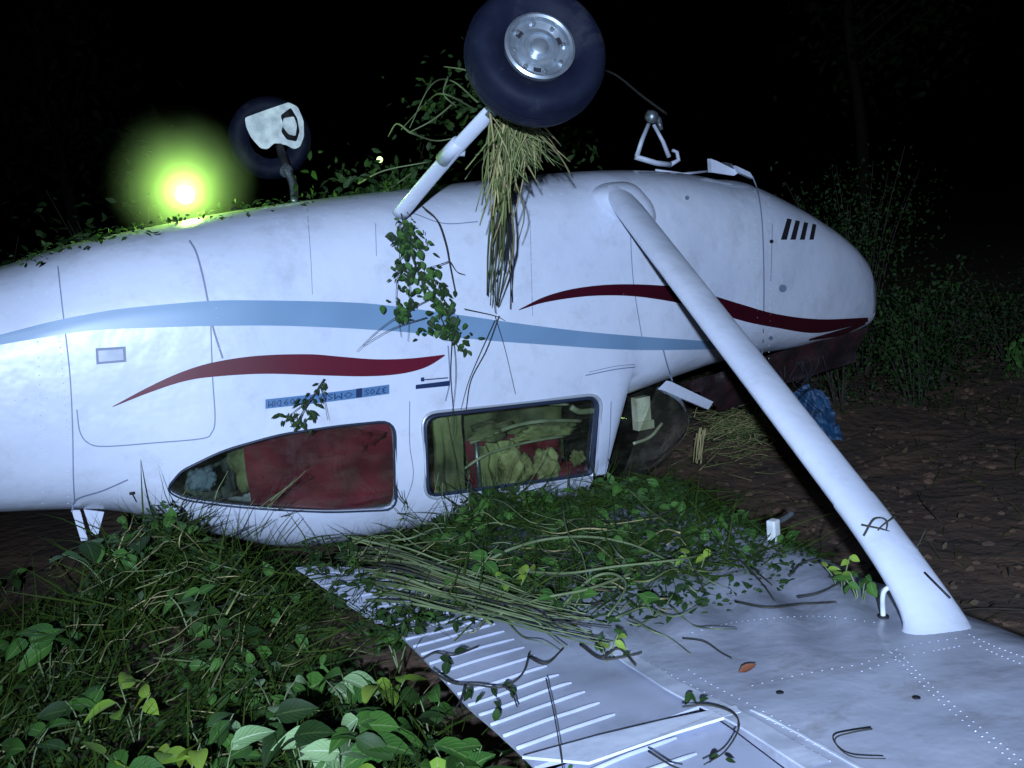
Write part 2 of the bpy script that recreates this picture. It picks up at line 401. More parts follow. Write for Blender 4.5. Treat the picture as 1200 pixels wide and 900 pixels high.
seam([(882, 207), (888, 225), (893, 262), (895, 330), (894, 400), (891, 430)], 1.5)
seam([(738, 262), (742, 330), (752, 395)], 1.0); seam([(776, 405), (781, 425), (788, 447)], 1.8)
seam([(905, 262), (903, 330)], .8)
seam([(484, 250), (520, 262), (560, 260)], 1.2); seam([(440, 262), (441, 300)], .8)
seam([(525, 405), (527, 445), (522, 470)], 1.6); seam([(686, 440), (720, 433), (744, 430)], 1.3); seam([(690, 436), (722, 429), (744, 427)], .8)
seam([(84, 600), (90, 585), (120, 575), (150, 562)], 1.8)
seam([(480, 470), (480, 520), (484, 560), (470, 600)], 1.0); seam([(716, 470), (714, 520), (708, 560)], 1.0)
seam([(360, 245), (364, 300), (366, 345)], .7); seam([(620, 212), (622, 300), (624, 370)], .6)
# latch: a raised frame round a recessed flap
def raised_quad(name, q, th, material, off=.0):
    o = [onfus(*p, off) for p in q]; lo = [x[0] for x in o]; hi = [x[0] + x[1] * th for x in o]; k = len(q)
    return part(new(name, lo + hi, [tuple(range(k, 2 * k))] + [(i, (i + 1) % k, (i + 1) % k + k, i + k) for i in range(k)], material, smooth=False))
latch = raised_quad('latch_frame', [(112, 408), (147, 406), (148, 424), (113, 427)], .003, SEAM)
raised_quad('latch_flap', [(115, 411), (144, 409), (145, 421.5), (116, 424)], .0055, DIRTW)
def patch(name, q, off, material, nu=3, nv=6):
    vs = []; q = [Vector(p) for p in q]
    for i in range(nu + 1):
        for j in range(nv + 1):
            p = q[0].lerp(q[1], i / nu).lerp(q[3].lerp(q[2], i / nu), j / nv); vs.append(onfus(p.x, p.y, off)[0])
    return part(new(name, vs, [(i * (nv + 1) + j, i * (nv + 1) + j + 1, (i + 1) * (nv + 1) + j + 1, (i + 1) * (nv + 1) + j) for i in range(nu) for j in range(nv)], material))
for i in range(4):
    x = 917 + i * 10.5; patch('vent_slot', [(x + 5 - i * .6, 256 + i * 2.2), (x + 10.5 - i * .9, 257.5 + i * 2), (x + 4.5, 281), (x - 2.5 + i * .6, 281)], .0025, DARK)
def disc_on(name, x, y, r_, material, th=.002, n=14):
    return raised_quad(name, [(x + r_ * math.cos(2 * PI * i / n), y + r_ * math.sin(2 * PI * i / n)) for i in range(n)], th, material)
disc_on('fastener', 917, 338, 4.5, SEAM); disc_on('fastener', 904, 283, 2.2, DARK); disc_on('fastener', 822, 374, 2.6, SEAM)
disc_on('fastener', 903, 396, 2.5, SEAM); disc_on('fastener', 805, 232, 2.5, SEAM)
# rivets in rows (each far under ten pixels): one joined part
mb = MB()
def rivets(pts, step):
    c = spline([Vector((a, b, 0)) for a, b in pts], 12); acc = 0
    for p, q in zip(c, c[1:]):
        acc += (q - p).length
        if acc >= step:
            acc = 0; x, nn = onfus(q.x, q.y, 0); mb.lathe(x, nn, [(.0026, 0), (.0018, .0014), (.0002, .0018)], 5)
for pts in ([(62, 325), (70, 400), (78, 500), (80, 590)], [(240, 290), (252, 350), (258, 420)], [(480, 262), (560, 270)], [(500, 300), (506, 440)],
            [(884, 215), (888, 330), (886, 428)], [(900, 222), (903, 330), (901, 420)], [(40, 330), (46, 440), (50, 590)], [(620, 230), (626, 460)], [(728, 262), (734, 460)],
            [(300, 265), (600, 232), (690, 226)], [(10, 350), (200, 318), (480, 300)], [(5, 470), (80, 465)], [(4, 530), (80, 535)]):
    rivets(pts, 7)
o = part(mb.build('rivet', WHITE)); o['kind'] = 'stuff'

# writing on the name strip (upside down with the aircraft)
def text_on(txt, p0, p1, hpx, material):
    cu = bpy.data.curves.new('txt', 'FONT'); cu.body = txt; cu.size = 1; cu.resolution_u = 1; to = bpy.data.objects.new('txt', cu); COL.objects.link(to)
    dg = bpy.context.evaluated_depsgraph_get(); me = bpy.data.meshes.new_from_object(to.evaluated_get(dg)); bpy.data.objects.remove(to)
    vs = [v.co.copy() for v in me.vertices]; x1 = max(v.x for v in vs); y1 = max(v.y for v in vs); fs = [tuple(p.vertices) for p in me.polygons]
    out = []
    for v_ in vs:
        t = 1 - v_.x / x1; s = v_.y / y1
        x = p0[0] + (p1[0] - p0[0]) * t; y = p0[1] + (p1[1] - p0[1]) * t - hpx / 2 + hpx * s
        out.append(onfus(x, y, .0035)[0])
    part(new('lettering', out, fs, material, smooth=False))
text_on('OMSD 09609', (332, 471.5), (414, 462), 7, NAVY); text_on('370S', (427, 460), (453, 456.8), 7, NAVY); text_on('DIM', (314, 473.5), (330, 472), 7, NAVY)

# ---- window frames, panes and what hangs inside the cabin
def frame(pp, grow, name, material, parent=None, depth=.016):
    k = len(pp); c = Vector((sum(p[0] for p in pp) / k, sum(p[1] for p in pp) / k)); outer = []
    for i, p in enumerate(pp):
        a = Vector(pp[i - 1]); b_ = Vector(pp[(i + 1) % k]); t = (b_ - a).normalized(); nn = Vector((t.y, -t.x))
        if nn.dot(Vector(p) - c) < 0: nn = -nn
        outer.append(Vector(p) + nn * grow)
    inn = [onfus(*p, .004)[0] for p in pp]; ou = [onfus(p.x, p.y, .0005)[0] for p in outer]; mid = [onfus(*(Vector(p) * .45 + q * .55), .0075)[0] for p, q in zip(pp, outer)]
    back = [x + Vector((0, depth, 0)) for x in inn]
    vs = ou + mid + inn + back; fs = []
    for r_ in range(3):
        for i in range(k): fs.append((r_ * k + i, r_ * k + (i + 1) % k, (r_ + 1) * k + (i + 1) % k, (r_ + 1) * k + i))
    return part(new(name, vs, fs, material), parent)
def pane(pp, name, material, inset=.012, parent=None):
    pl = [onfus(*p, 0)[0] for p in pp]; c = sum(pl, Vector()) / len(pl); k = len(pl); vs = [p + Vector((0, inset, 0)) for p in pl] + [p + Vector((0, inset + .003, 0)) for p in pl]
    fs = [tuple(range(k)), tuple(range(2 * k - 1, k - 1, -1))] + [(i, i + k, (i + 1) % k + k, (i + 1) % k) for i in range(k)]
    return part(new(name, vs, fs, material, smooth=False), parent)
RUBBER = mat('window_seal', (.02, .03, .06), .5)
f1 = frame(WIN_R, 2.6, 'window_frame', RUBBER); p1 = pane(WIN_R, 'window_pane', GLASS)
f2 = frame(WIN_F, 3.4, 'window_frame', mat('window_trim', (.5, .55, .62), .35, metal=.3), depth=.02)
frame(rounded([(500, 490), (700, 467), (693.5, 554), (503.5, 580)], [13, 13, 8, 11]), 3.2, 'window_seal', RUBBER, depth=.02); p2 = pane(WIN_F, 'window_pane', GLASS)
# outer door outline round the front window
# far side panes
for pp in (WIN_R, WIN_F):
    pl = sidepoly(pp); k = len(pl); vs = [W(a, -half_w(a) + .012, u) for a, u in pl] + [W(a, -half_w(a) + .015, u) for a, u in pl]
    part(new('far_window_pane', vs, [tuple(range(k)), tuple(range(2 * k - 1, k - 1, -1))] + [(i, i + k, (i + 1) % k + k, (i + 1) % k) for i in range(k)], GLASS, smooth=False))
def cloth(name, a0, a1, u0, u1, L, amp, material, folds=9, nx=40, nz=14, seed=0, bulge=0):
    vs = []; fs = []
    for i in range(nx + 1):
        for j in range(nz + 1):
            s, t = i / nx, j / nz; a = a0 + (a1 - a0) * s; u = u0 + (u1 - u0) * t
            d = amp * math.sin(s * folds * 2 * PI + 1.4 * math.sin(t * 3 + seed)) * (.4 + .6 * t) + .03 * noise.noise(Vector((s * 5, t * 4, seed))) + bulge * math.sin(PI * s) * math.sin(PI * t)
            vs.append(W(a, L + d, u))
    n_ = len(vs); vs += [v_ + Vector((0, .006, 0)) for v_ in vs]
    for i in range(nx):
        for j in range(nz):
            q = i * (nz + 1) + j; fs.append((q, q + 1, q + nz + 2, q + nz + 1)); fs.append((n_ + q, n_ + q + nz + 1, n_ + q + nz + 2, n_ + q + 1))
    return part(new(name, vs, fs, material))
cloth('seat_back', -2.18, -1.62, .31, .66, .40, .010, REDC, 2.2, seed=2, bulge=.04)
cloth('cabin_curtain', -2.36, -2.14, .36, .64, .02, .02, mat('dark_curtain', (.045, .055, .06), .9, var=(.16, .18, .16), scale=9), 5, seed=5)
cloth('seat_back', -1.60, -1.46, .18, .68, .34, .010, REDC, 1.2, seed=8)
cloth('cabin_curtain', -1.46, -1.34, .17, .66, .38, .016, LINER, 2.1, seed=11)
cloth('cabin_lining', -1.62, -.72, .26, .76, .10, .04, LINER, 2.3, seed=14, bulge=.05)
cloth('seat_cushion', -1.24, -.80, .20, .44, .22, .022, REDC, 2.6, seed=20, bulge=.07)
cloth('seat_cushion', -1.22, -1.04, .18, .43, .28, .020, SEATM, 3.2, seed=22, bulge=.03)
mb = MB()
mb.tube(spline([W(-1.32, .33, .36), W(-1.22, .36, .41), W(-1.05, .38, .43), W(-.86, .36, .42)], 6), .006, n=6)
mb.tube(spline([W(-1.28, .33, .46), W(-1.1, .36, .50), W(-.95, .37, .50), W(-.78, .36, .47)], 6), .008, n=6)
mb.tube(spline([W(-1.0, .36, .66), W(-.96, .38, .58), W(-.84, .37, .55)], 6), .006, n=6)
part(mb.build('seat_belt', CREAM))
mb = MB(); mb.tube([W(-1.24, .30, .16), W(-1.24, .30, .52)], .011, n=8); part(mb.build('seat_rail', GREYM))
mb = MB(); q = V(onL(684, 480, .40)); mb.tube(spline([q + Vector((-.06, 0, .02)), q + Vector((-.02, .0, -.005)), q + Vector((.05, 0, -.012))], 5), .013, n=8); part(mb.build('grab_handle', CREAM))
def lump(name, px, py, L, rad, material, seed=0):
    c = V(onL(px, py, L)); bm = bmesh.new(); bmesh.ops.create_icosphere(bm, subdivisions=4, radius=1)
    for v_ in bm.verts:
        n1 = noise.noise(v_.co * 1.6 + Vector((seed, 0, 0))); n2 = abs(noise.noise(v_.co * 3.4 + Vector((0, seed, 0))))
        v_.co = Vector((v_.co.x * rad[0], v_.co.y * rad[1], v_.co.z * rad[2])) * (1 + .45 * n1 - .55 * n2) + c
    me = bpy.data.meshes.new(name); bm.to_mesh(me); bm.free(); me.materials.append(material); me.polygons.foreach_set('use_smooth', [True] * len(me.polygons))
    o = bpy.data.objects.new(name, me); COL.objects.link(o); return part(o)
YEL = mat('golden_glint', (.62, .62, .30), .75, var=(.26, .26, .10), scale=14, bump=.5, bscale=20)
lump('cloth_glint_lump', 603, 548, .36, (.075, .05, .09), YEL, 1); lump('cloth_glint_lump', 640, 545, .37, (.06, .05, .075), YEL, 5); lump('cloth_glint_lump', 677, 536, .38, (.035, .03, .035), YEL, 9)  # yellow lumps added to imitate golden reflections in the front window
lump('cloth_glint_lump', 640, 505, .30, (.16, .05, .035), SEATM, 12); lump('cloth_glint_lump', 668, 555, .36, (.09, .05, .05), REDC, 15); lump('cloth_glint_lump', 575, 505, .32, (.10, .04, .04), LINER, 19)
lump('cloth_glint_lump', 405, 520, .40, (.14, .05, .06), REDC, 23); lump('cloth_glint_lump', 340, 560, .40, (.13, .04, .06), REDC, 27); lump('cloth_glint_lump', 285, 545, .30, (.05, .03, .09), LINER, 31)
lump('cloth_glint_lump', 236, 562, .36, (.055, .03, .05), mat('pale_blue_cloth', (.16, .22, .30), .7), 41)
# bulkhead/instrument panel behind the windscreen
mb = MB(); mb.box(W(-.47, 0, .74), (.012, .44, .12)); part(mb.build('instrument_panel', DARK, smooth=False))
q = onL(758, 484, .40)
mb = MB(); mb.box(W(q.x, q.y - .04, q.z + .01), (.035, .02, .055)); mb.box(W(q.x, q.y - .03, q.z - .055), (.042, .02, .018))
for du in (.035, -.01): mb.lathe(W(q.x, q.y - .018, q.z + du), (0, -1, 0), [(.014, 0), (.014, .004), (.009, .004)], 12)
part(sharp(mb.build('gauge_unit', CREAM)))
mb = MB(); mb.tube(spline([V(onL(742, 520, .42)), V(onL(762, 512, .42)), V(onL(776, 496, .42))], 5), .007, n=6); part(mb.build('glare_trim', CREAM))
mb = MB(); mb.lathe(W(-.50, .38, .66), (-1, 0, 0), [(.001, .01), (.035, .01), (.04, 0)], 20)
part(mb.build('instrument', CREAM))
# windscreen, bulging between cowl and roof edge
vs = []; fs = []; nu, nv = 14, 40
for i in range(nu + 1):
    s = i / nu
    for j in range(nv + 1):
        t = -1 + 2 * j / nv; w = .535; l = w * math.sin(t * PI / 2)
        a = -.760 + .42 * s + (.34 * math.sin(PI * s ** .85)) * max(0, math.cos(t * PI / 2)) ** .3 - .01; u = .155 + (.590 - .155) * s
        a = a * 1 - (1 - abs(math.cos(t * PI / 2)) ** .5) * (.0 + .16 * s)
        vs.append(W(a, l, u))
for i in range(nu):
    for j in range(nv): q = i * (nv + 1) + j; fs.append((q, q + 1, q + nv + 2, q + nv + 1))
part(new('windscreen', vs, fs, glass_mat((.78, .80, .72), 'grimy_reflect_windscreen', .05, .20)))  # dirt film, its olive tone also imitating a faint reflection
# bent white cowl lip
def slab(name, q, L0, L1, material, th=.02, parent=None):
    a = [V(onL(x, y, L0 if i in (0, 3) else L1)) for i, (x, y) in enumerate(q)]; b_ = [p + Vector((0, th, 0)) for p in a]
    return part(new(name, a + b_, [(0, 1, 2, 3), (7, 6, 5, 4), (0, 4, 5, 1), (1, 5, 6, 2), (2, 6, 7, 3), (3, 7, 4, 0)], material, smooth=False), parent)
slab('bent_cowl_lip', [(786, 447), (836, 471), (830, 480), (776, 457)], .57, .50, WHITE, .03)
def crumple(name, q, L, material, amp=.03, nn_=14, seed=0):
    vs = []; fs = []; q = [V(onL(*p, L_)) for p, L_ in zip(q, L)]
    for i in range(nn_ + 1):
        for j in range(nn_ + 1):
            p = q[0].lerp(q[1], i / nn_).lerp(q[3].lerp(q[2], i / nn_), j / nn_); e = amp * (noise.noise(p * 9 + Vector((seed, 0, 0))) + .5 * noise.noise(p * 23)); vs.append(p + Vector((e * .3, -e, e * .4)))
    k = len(vs); vs += [v_ + Vector((0, .004, 0)) for v_ in vs]
    for i in range(nn_):
        for j in range(nn_): a = i * (nn_ + 1) + j; fs += [(a, a + 1, a + nn_ + 2, a + nn_ + 1), (k + a, k + a + nn_ + 1, k + a + nn_ + 2, k + a + 1)]
    return part(new(name, vs, fs, material))
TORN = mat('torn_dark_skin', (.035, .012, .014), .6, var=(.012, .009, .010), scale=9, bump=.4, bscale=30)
crumple('torn_cowl_skin', [(868, 425), (1012, 385), (1000, 425), (880, 462)], [.38, .22, .20, .30], TORN, .05)
crumple('torn_cowl_skin', [(800, 449), (868, 430), (880, 470), (845, 482)], [.46, .40, .30, .34], TORN, .04, seed=4)
mb = MB()
for i in range(14):
    x_ = random.uniform(870, 985); y_ = 440 - (x_ - 870) * .25; c = [V(onL(x_ + random.uniform(-12, 12) * k, y_ + k * random.uniform(8, 20), .3)) for k in range(4)]; mb.tube(spline(c, 4), .004, .002, n=5)
o = part(mb.build('torn_wires', DARK)); o['kind'] = 'stuff'
# cowl interior: engine, dark
mb = MB(); mb.box(W(.35, 0, .85), (.34, .24, .16)); mb.lathe(W(.95, 0, .78), (1, 0, 0), [(.14, 0), (.14, .06), (.05, .12), (.001, .12)], 20)
part(mb.build('engine', DARK, smooth=False))
mb = MB(); mb.lathe(W(1.03, 0, .77), (1, 0, 0), [(.001, -.02), (.11, -.02), (.11, .01), (.09, .05), (.05, .09), (.001, .10)], 24); part(mb.build('spinner', DIRTW))
# tail surfaces (beyond the left edge)
mb = MB(); mb.box(W(-6.2, 0, .92), (.38, 1.6, .03)); part(mb.build('tailplane', WHITE, smooth=False))
mb = MB(); mb.add([W(-5.7, .02, .8), W(-6.6, .02, .8), W(-6.9, .02, .02), W(-6.4, .02, .02), W(-5.7, -.02, .8), W(-6.6, -.02, .8), W(-6.9, -.02, .02), W(-6.4, -.02, .02)],
                  [(0, 1, 2, 3), (7, 6, 5, 4), (0, 4, 5, 1), (1, 5, 6, 2), (2, 6, 7, 3), (3, 7, 4, 0)]); part(mb.build('tail_fin', WHITE, smooth=False))
# roof aerials under the rear cabin (white blades pointing down)
slab('roof_aerial', [(84, 598), (94, 598), (103, 633), (95, 634)], .30, .30, WHITE, .012)
slab('roof_aerial', [(98, 597), (122, 600), (115, 626), (108, 627)], .25, .25, WHITE, .012)
# small aerial stub with a knob near the rear window
mb = MB(); a, nn = onfus(160, 588, 0); b_, _ = onfus(155, 575, .012); mb.tube([a, b_], .0022, n=6); mb.box(b_, (.008, .004, .004)); part(mb.build('aerial_stub', DARK))

# ---- landing gear
def wheel(c, axis, R_, wd_, name='wheel'):
    axis = Vector(axis).normalized(); root = empty(name, c); root.parent = plane; root.matrix_parent_inverse = Matrix.Translation(-PLANE_OFF)
    h = wd_ / 2; mb = MB(); rim = R_ * .50
    prof = [(rim, -h * .62), (rim + .012, -h * .74), (R_ * .66, -h * .93), (R_ * .80, -h), (R_ * .90, -h * .9), (R_ * .965, -h * .62), (R_ * .99, -h * .3), (R_, -h * .27)]
    for g in (-.18, 0, .18): prof += [(R_, h * (g - .05)), (R_ * .975, h * (g - .035)), (R_ * .975, h * (g + .035)), (R_, h * (g + .05))]
    prof += [(R_, h * .27), (R_ * .99, h * .3), (R_ * .965, h * .62), (R_ * .90, h * .9), (R_ * .80, h), (R_ * .66, h * .93), (rim + .012, h * .74), (rim, h * .62)]
    mb.lathe(Vector(), axis, prof, 56); mb.build('tyre', RUB, root)
    return root, axis, h, rim
wc = W(-1.5, 1.27, 1.80); dpt = (V(CA) - wc).normalized()
ctr = V(atd(627, 66, (Vector((wc.x, -wc.y, wc.z)) - CA).dot(R2)))
axis = (dpt * .84 + V(R0) * .17 - V(R1) * .42).normalized()
root, axv, h, rim = wheel(ctr, axis, .206, .155); 
mb = MB(); r_ = rim
mb.lathe(Vector(), axv, [(r_ * .98, h * .55), (r_ * 1.0, h * .80), (r_ * .93, h * .86), (r_ * .86, h * .82), (r_ * .82, h * .62), (r_ * .62, h * .55), (r_ * .58, h * .60), (r_ * .54, h * .72), (r_ * .44, h * .74),
                         (r_ * .40, h * .60), (r_ * .26, h * .58), (r_ * .24, h * .78), (r_ * .17, h * .82), (r_ * .001, h * .83)], 40)
x = axv.orthogonal().normalized(); y = axv.cross(x)
rimo = mb.build('rim', RIM, root); sharp(rimo, 40)
for i in range(8):
    mb = MB(); a = 2 * PI * i / 8; mb.lathe((x * math.cos(a) + y * math.sin(a)) * r_ * .72 + axv * h * .58, axv, [(.007, 0), (.007, .010), (.001, .011)], 6); mb.build('wheel_bolt', GREYM, root, smooth=False)
for i in range(3):
    mb = MB(); a = 2 * PI * i / 3 + .5; d = x * math.cos(a) + y * math.sin(a); e = axv.cross(d)
    rot = Matrix((d, e, axv)).transposed(); mb.box(d * r_ * .70 + axv * h * .56, (.018, .011, .002), rot); mb.build('rim_slot', DARK, root, smooth=False)
# leg of the near wheel: tapered flat spring leg with its step and brake line
def leg(pts, w0, w1, th, material=WHITE, name='gear_leg', up=None):
    mb = MB(); c = spline(pts, 8); n_ = len(c); mb.tube(c, w0, w1, n=14, flat=th, up=up); return part(mb.build(name, material))
a0 = V(onL(468, 252, .52)); a1 = V(onL(503, 210, .72)); a2 = V(onL(540, 168, .92)); a3 = V(onL(583, 122, 1.10))
leg([a0, a1, a2, a3], .029, .025, .5, name='gear_leg', up=V(R0))
mb = MB(); q = V(onL(527, 178, .86)); d = (a2 - a1).normalized(); mb.tube([q - d * .05, q + d * .06], .026, .022, n=12); part(mb.build('gear_clamp', DIRTW))
mb = MB(); mb.tube([q + V(R0) * .015, q + V(R0) * .05 + V(R1) * .005], .014, .010, n=8); part(mb.build('step_bracket', DIRTW))
mb = MB(); mb.tube([a3 - d * .05, ctr - axv * .05], .022, .020, n=10); part(mb.build('axle', GREYM))
# far wheel
fc = V(onL(316, 162, -1.25)); fax = (dpt * .92 + V(R0) * .25 - V(R1) * .1).normalized(); froot, fx, h, rim = wheel(fc, fax, .20, .15)
def pl2d(c, x, y, pts, h0, h1, n_): 
    k = len(pts); vs = [c + x * p[0] + y * p[1] + n_ * h0 for p in pts] + [c + x * p[0] + y * p[1] + n_ * h1 for p in pts]
    return vs, [tuple(range(k, 2 * k))] + [(i, (i + 1) % k, (i + 1) % k + k, i + k) for i in range(k)]
sx = V(R0); sx = (sx - fx * sx.dot(fx)).normalized(); sy = fx.cross(sx)
if sy.z < 0: sy = -sy
s = 1 / 236.
P2 = lambda lst: [((a - 316) * s, (162 - b) * s) for a, b in lst]
out = P2([(288, 140), (312, 131), (338, 122), (348, 127), (354, 142), (354, 160), (349, 172), (342, 175), (333, 170), (320, 168), (312, 175), (304, 174), (294, 162), (289, 150)])
mb = MB(); mb.add(*pl2d(Vector(), sx, sy, rounded(out, .01, 2), h * 1.02, h * 1.15, fx)); bk = mb.build('brake_shield', HUBW, froot); sharp(bk)
mb = MB(); hol = P2([(328, 137), (340, 128), (347, 140), (349, 155), (345, 166), (334, 164), (328, 155), (331, 147)]); mb.add(*pl2d(Vector(), sx, sy, rounded(hol, .008, 2), h * 1.15, h * 1.17, fx)); mb.build('hub_opening', DARK, froot)
mb = MB(); mb.add(*pl2d(Vector(), sx, sy, rounded(P2([(331, 140), (343, 138), (346, 148), (344, 160), (336, 158), (330, 150)]), .008, 2), h * 1.17, h * 1.4, fx)); o = mb.build('brake_caliper', HUBW, froot); sharp(o)
mb = MB(); g0 = V(onL(326, 168, -1.2)); g1 = V(onL(336, 198, -1.0)); g2 = V(onL(345, 236, -.62))
mb.tube([g0, g1], .022, .020, n=8); part(mb.build('gear_leg', DARK))
mb = MB(); mb.tube(spline([g1, (g1 + g2) / 2 + V(R0) * .012, g2], 5), .026, .017, n=8, flat=.6); mb.lathe(g1 + V(R1) * .01, dpt, [(.001, .03), (.028, .03), (.032, 0)], 12)
part(mb.build('gear_leg', GREYM))
# broken nose gear fork
mb = MB()
K = lambda x_, y_, L=.05: V(onL(x_, y_, L))
mb.tube([K(760, 146), K(752, 165), K(746, 184)], .016, .018, n=8, flat=.6)
mb.tube([K(766, 146), K(777, 166), K(784, 184)], .008, .011, n=8)
mb.tube([K(745, 184), K(768, 191), K(785, 193)], .016, .018, n=8, flat=.7)
mb.tube([K(785, 193), K(795, 188), K(793, 178), K(788, 176)], .016, .010, n=8, flat=.7)
mb.tube([K(768, 200), K(800, 204), K(835, 200)], .008, .006, n=6)
o = part(mb.build('broken_nose_leg', DIRTW))
mb = MB(); mb.lathe(K(764, 137), dpt, [(.001, .03), (.026, .03), (.03, 0), (.03, -.03)], 14); mb.tube([K(758, 133), K(772, 140), K(774, 148)], .017, .012, n=8); mb.tube([K(772, 142), K(775, 152)], .014, .01, n=8)
part(mb.build('steering_collar', GREYM))
mb = MB(); mb.tube(spline([V(onL(704, 80, .5)), V(onL(725, 90, .35)), V(onL(752, 112, .2)), V(onL(782, 134, .1))], 6), .0035, .006, n=6); part(mb.build('brake_line', DSTEM))
# torn metal on the belly by the cowl
def tri(name, q, L, th, material): 
    a = [V(onL(*p, L)) for p in q]; b_ = [p + Vector((.004, th, .002)) for p in a]; k = len(q)
    return part(new(name, a + b_, [tuple(range(k)), tuple(range(2 * k - 1, k - 1, -1))] + [(i, i + k, (i + 1) % k + k, (i + 1) % k) for i in range(k)], material, smooth=False))
tri('torn_fairing', [(833, 186), (841, 189), (857, 197), (868, 201), (860, 206), (834, 202)], .25, .03, WHITE)
tri('torn_fairing', [(862, 194), (879, 202), (884, 210), (868, 203)], .28, .03, DIRTW)
tri('torn_fairing', [(850, 190), (858, 192), (862, 201), (852, 199)], .2, .03, GREYM)

# ---- near wing, lying underside up
def wing_u(a, l):
    u = .12 + .10 * (l - .6)
    le = -.42 - .265 * (l - .6); x_ = (le - a)
    if x_ < .16: u -= .05 * (1 - max(0, x_) / .16) ** 2.2
    u += .012 * noise.noise(Vector((a * 2.3, l * 2.3, 9.))) + .006 * noise.noise(Vector((a * 6, l * 5, 2.)))
    # long buckles near the strut foot
    d = (l - 1.95) * .8 + (a + 1.05) * 1.2
    u += .016 * math.sin(d * 22) * math.exp(-(((l - 2.0) / .35) ** 2 + ((a + 1.15) / .28) ** 2))
    return u
def onwing(px, py, off=0):
    d = ray(px, py); lo, hi = 1.0, 8.0
    g = lambda t: (CA + d * t).z - wing_u((CA + d * t).x, (CA + d * t).y) - off
    for i in range(40):
        mid = (lo + hi) / 2
        if g(mid) > 0: lo = mid
        else: hi = mid
    return V(CA + d * lo)
a_le = lambda l: -.42 - .265 * (l - .6)
a_hi = lambda l: -1.47 - .165 * (l - .6)
a_te = lambda l: -1.93 - .135 * (l - .6)
LT = 4.9
def panel(name, l0, l1, fa, fb, nl, na, material, off=0., thick=.05, kind=None, parent=None, extra=None):
    vs = []; fs = []
    for i in range(nl + 1):
        l = l0 + (l1 - l0) * i / nl
        for j in range(na + 1):
            t = j / na; a = fa(l) + (fb(l) - fa(l)) * t; vs.append(W(a, l, wing_u(a, l) + off + (extra(a, l, t) if extra else 0)))
    n_ = len(vs)
    for i in range(nl + 1):
        l = l0 + (l1 - l0) * i / nl
        for j in range(na + 1):
            t = j / na; a = fa(l) + (fb(l) - fa(l)) * t; vs.append(vs[i * (na + 1) + j] - Vector((0, 0, thick(t) if callable(thick) else thick)))
    for i in range(nl):
        for j in range(na):
            q = i * (na + 1) + j; fs.append((q, q + na + 1, q + na + 2, q + 1)); fs.append((n_ + q, n_ + q + 1, n_ + q + na + 2, n_ + q + na + 1))
        for j in (0, na):
            q = i * (na + 1) + j; fs.append((q, q + na + 1, n_ + q + na + 1, n_ + q) if j else (q, n_ + q, n_ + q + na + 1, q + na + 1))
    for i in (0, nl):
        for j in range(na): q = i * (na + 1) + j; fs.append((q, q + 1, n_ + q + 1, n_ + q) if i == 0 else (q, n_ + q, n_ + q + 1, q + 1))
    o = new(name, vs, fs, material); bm = bmesh.new(); bm.from_mesh(o.data); bmesh.ops.recalc_face_normals(bm, faces=bm.faces); bm.to_mesh(o.data); bm.free()
    return part(sharp(o, 50), parent)
wing = panel('wing', .35, LT, a_le, lambda l: a_hi(l) + .012, 150, 44, WINGM, thick=lambda t: .012 + .15 * math.sin(PI * min(1, t * .85 + .08)) ** .7)
flap_drop = lambda a, l, t: -.004 + .42 * max(0, 1.15 - l) * t
a_tf = lambda l: a_te(l) - .50 * max(0, 1.2 - l)
flap = panel('flap', .80, 2.37, lambda l: a_hi(l) - .008, a_tf, 70, 16, FLAPM, off=-.006, thick=lambda t: .05 * (1 - t) + .006, extra=flap_drop)
aileron = panel('aileron', 2.395, LT - .2, lambda l: a_hi(l) - .012, a_te, 90, 12, FLAPM, off=-.014, thick=lambda t: .05 * (1 - t) + .006)
def beads(name, l0, l1, step, parent, t0, t1, off, extra=None):
    mb = MB(); l = l0
    while l < l1:
        vs = []; nseg = 10
        for i in range(nseg + 1):
            t = t0(l) + (t1 - t0(l)) * i / nseg; a = a_hi(l) + (a_tf(l) - a_hi(l)) * t
            u = wing_u(a, l) + off + (extra(a, l, t) if extra else 0)
            w = .0055 * min(1, .7 + i * .3); hgt = .0055 * min(1, .6 + i * .4)
            for k in range(5):
                q = (k / 4 - .5) * 2; vs.append(W(a, l + q * w, u + hgt * math.cos(q * PI / 2) ** .8 + .0006))
        fs = [(i * 5 + k, i * 5 + k + 1, i * 5 + k + 6, i * 5 + k + 5) for i in range(nseg) for k in range(4)] + [(nseg * 5, nseg * 5 + 1, nseg * 5 + 2, nseg * 5 + 3, nseg * 5 + 4)]
        mb.add(vs, fs); l += step
    return part(mb.build(name, FLAPM), parent)
beads('flap_ribbing', .85, 2.33, .079, None, lambda l: .42, 1.0, -.006, flap_drop)
beads('aileron_ribbing', 2.46, LT - .25, .079, None, lambda l: .30, 1.0, -.014)
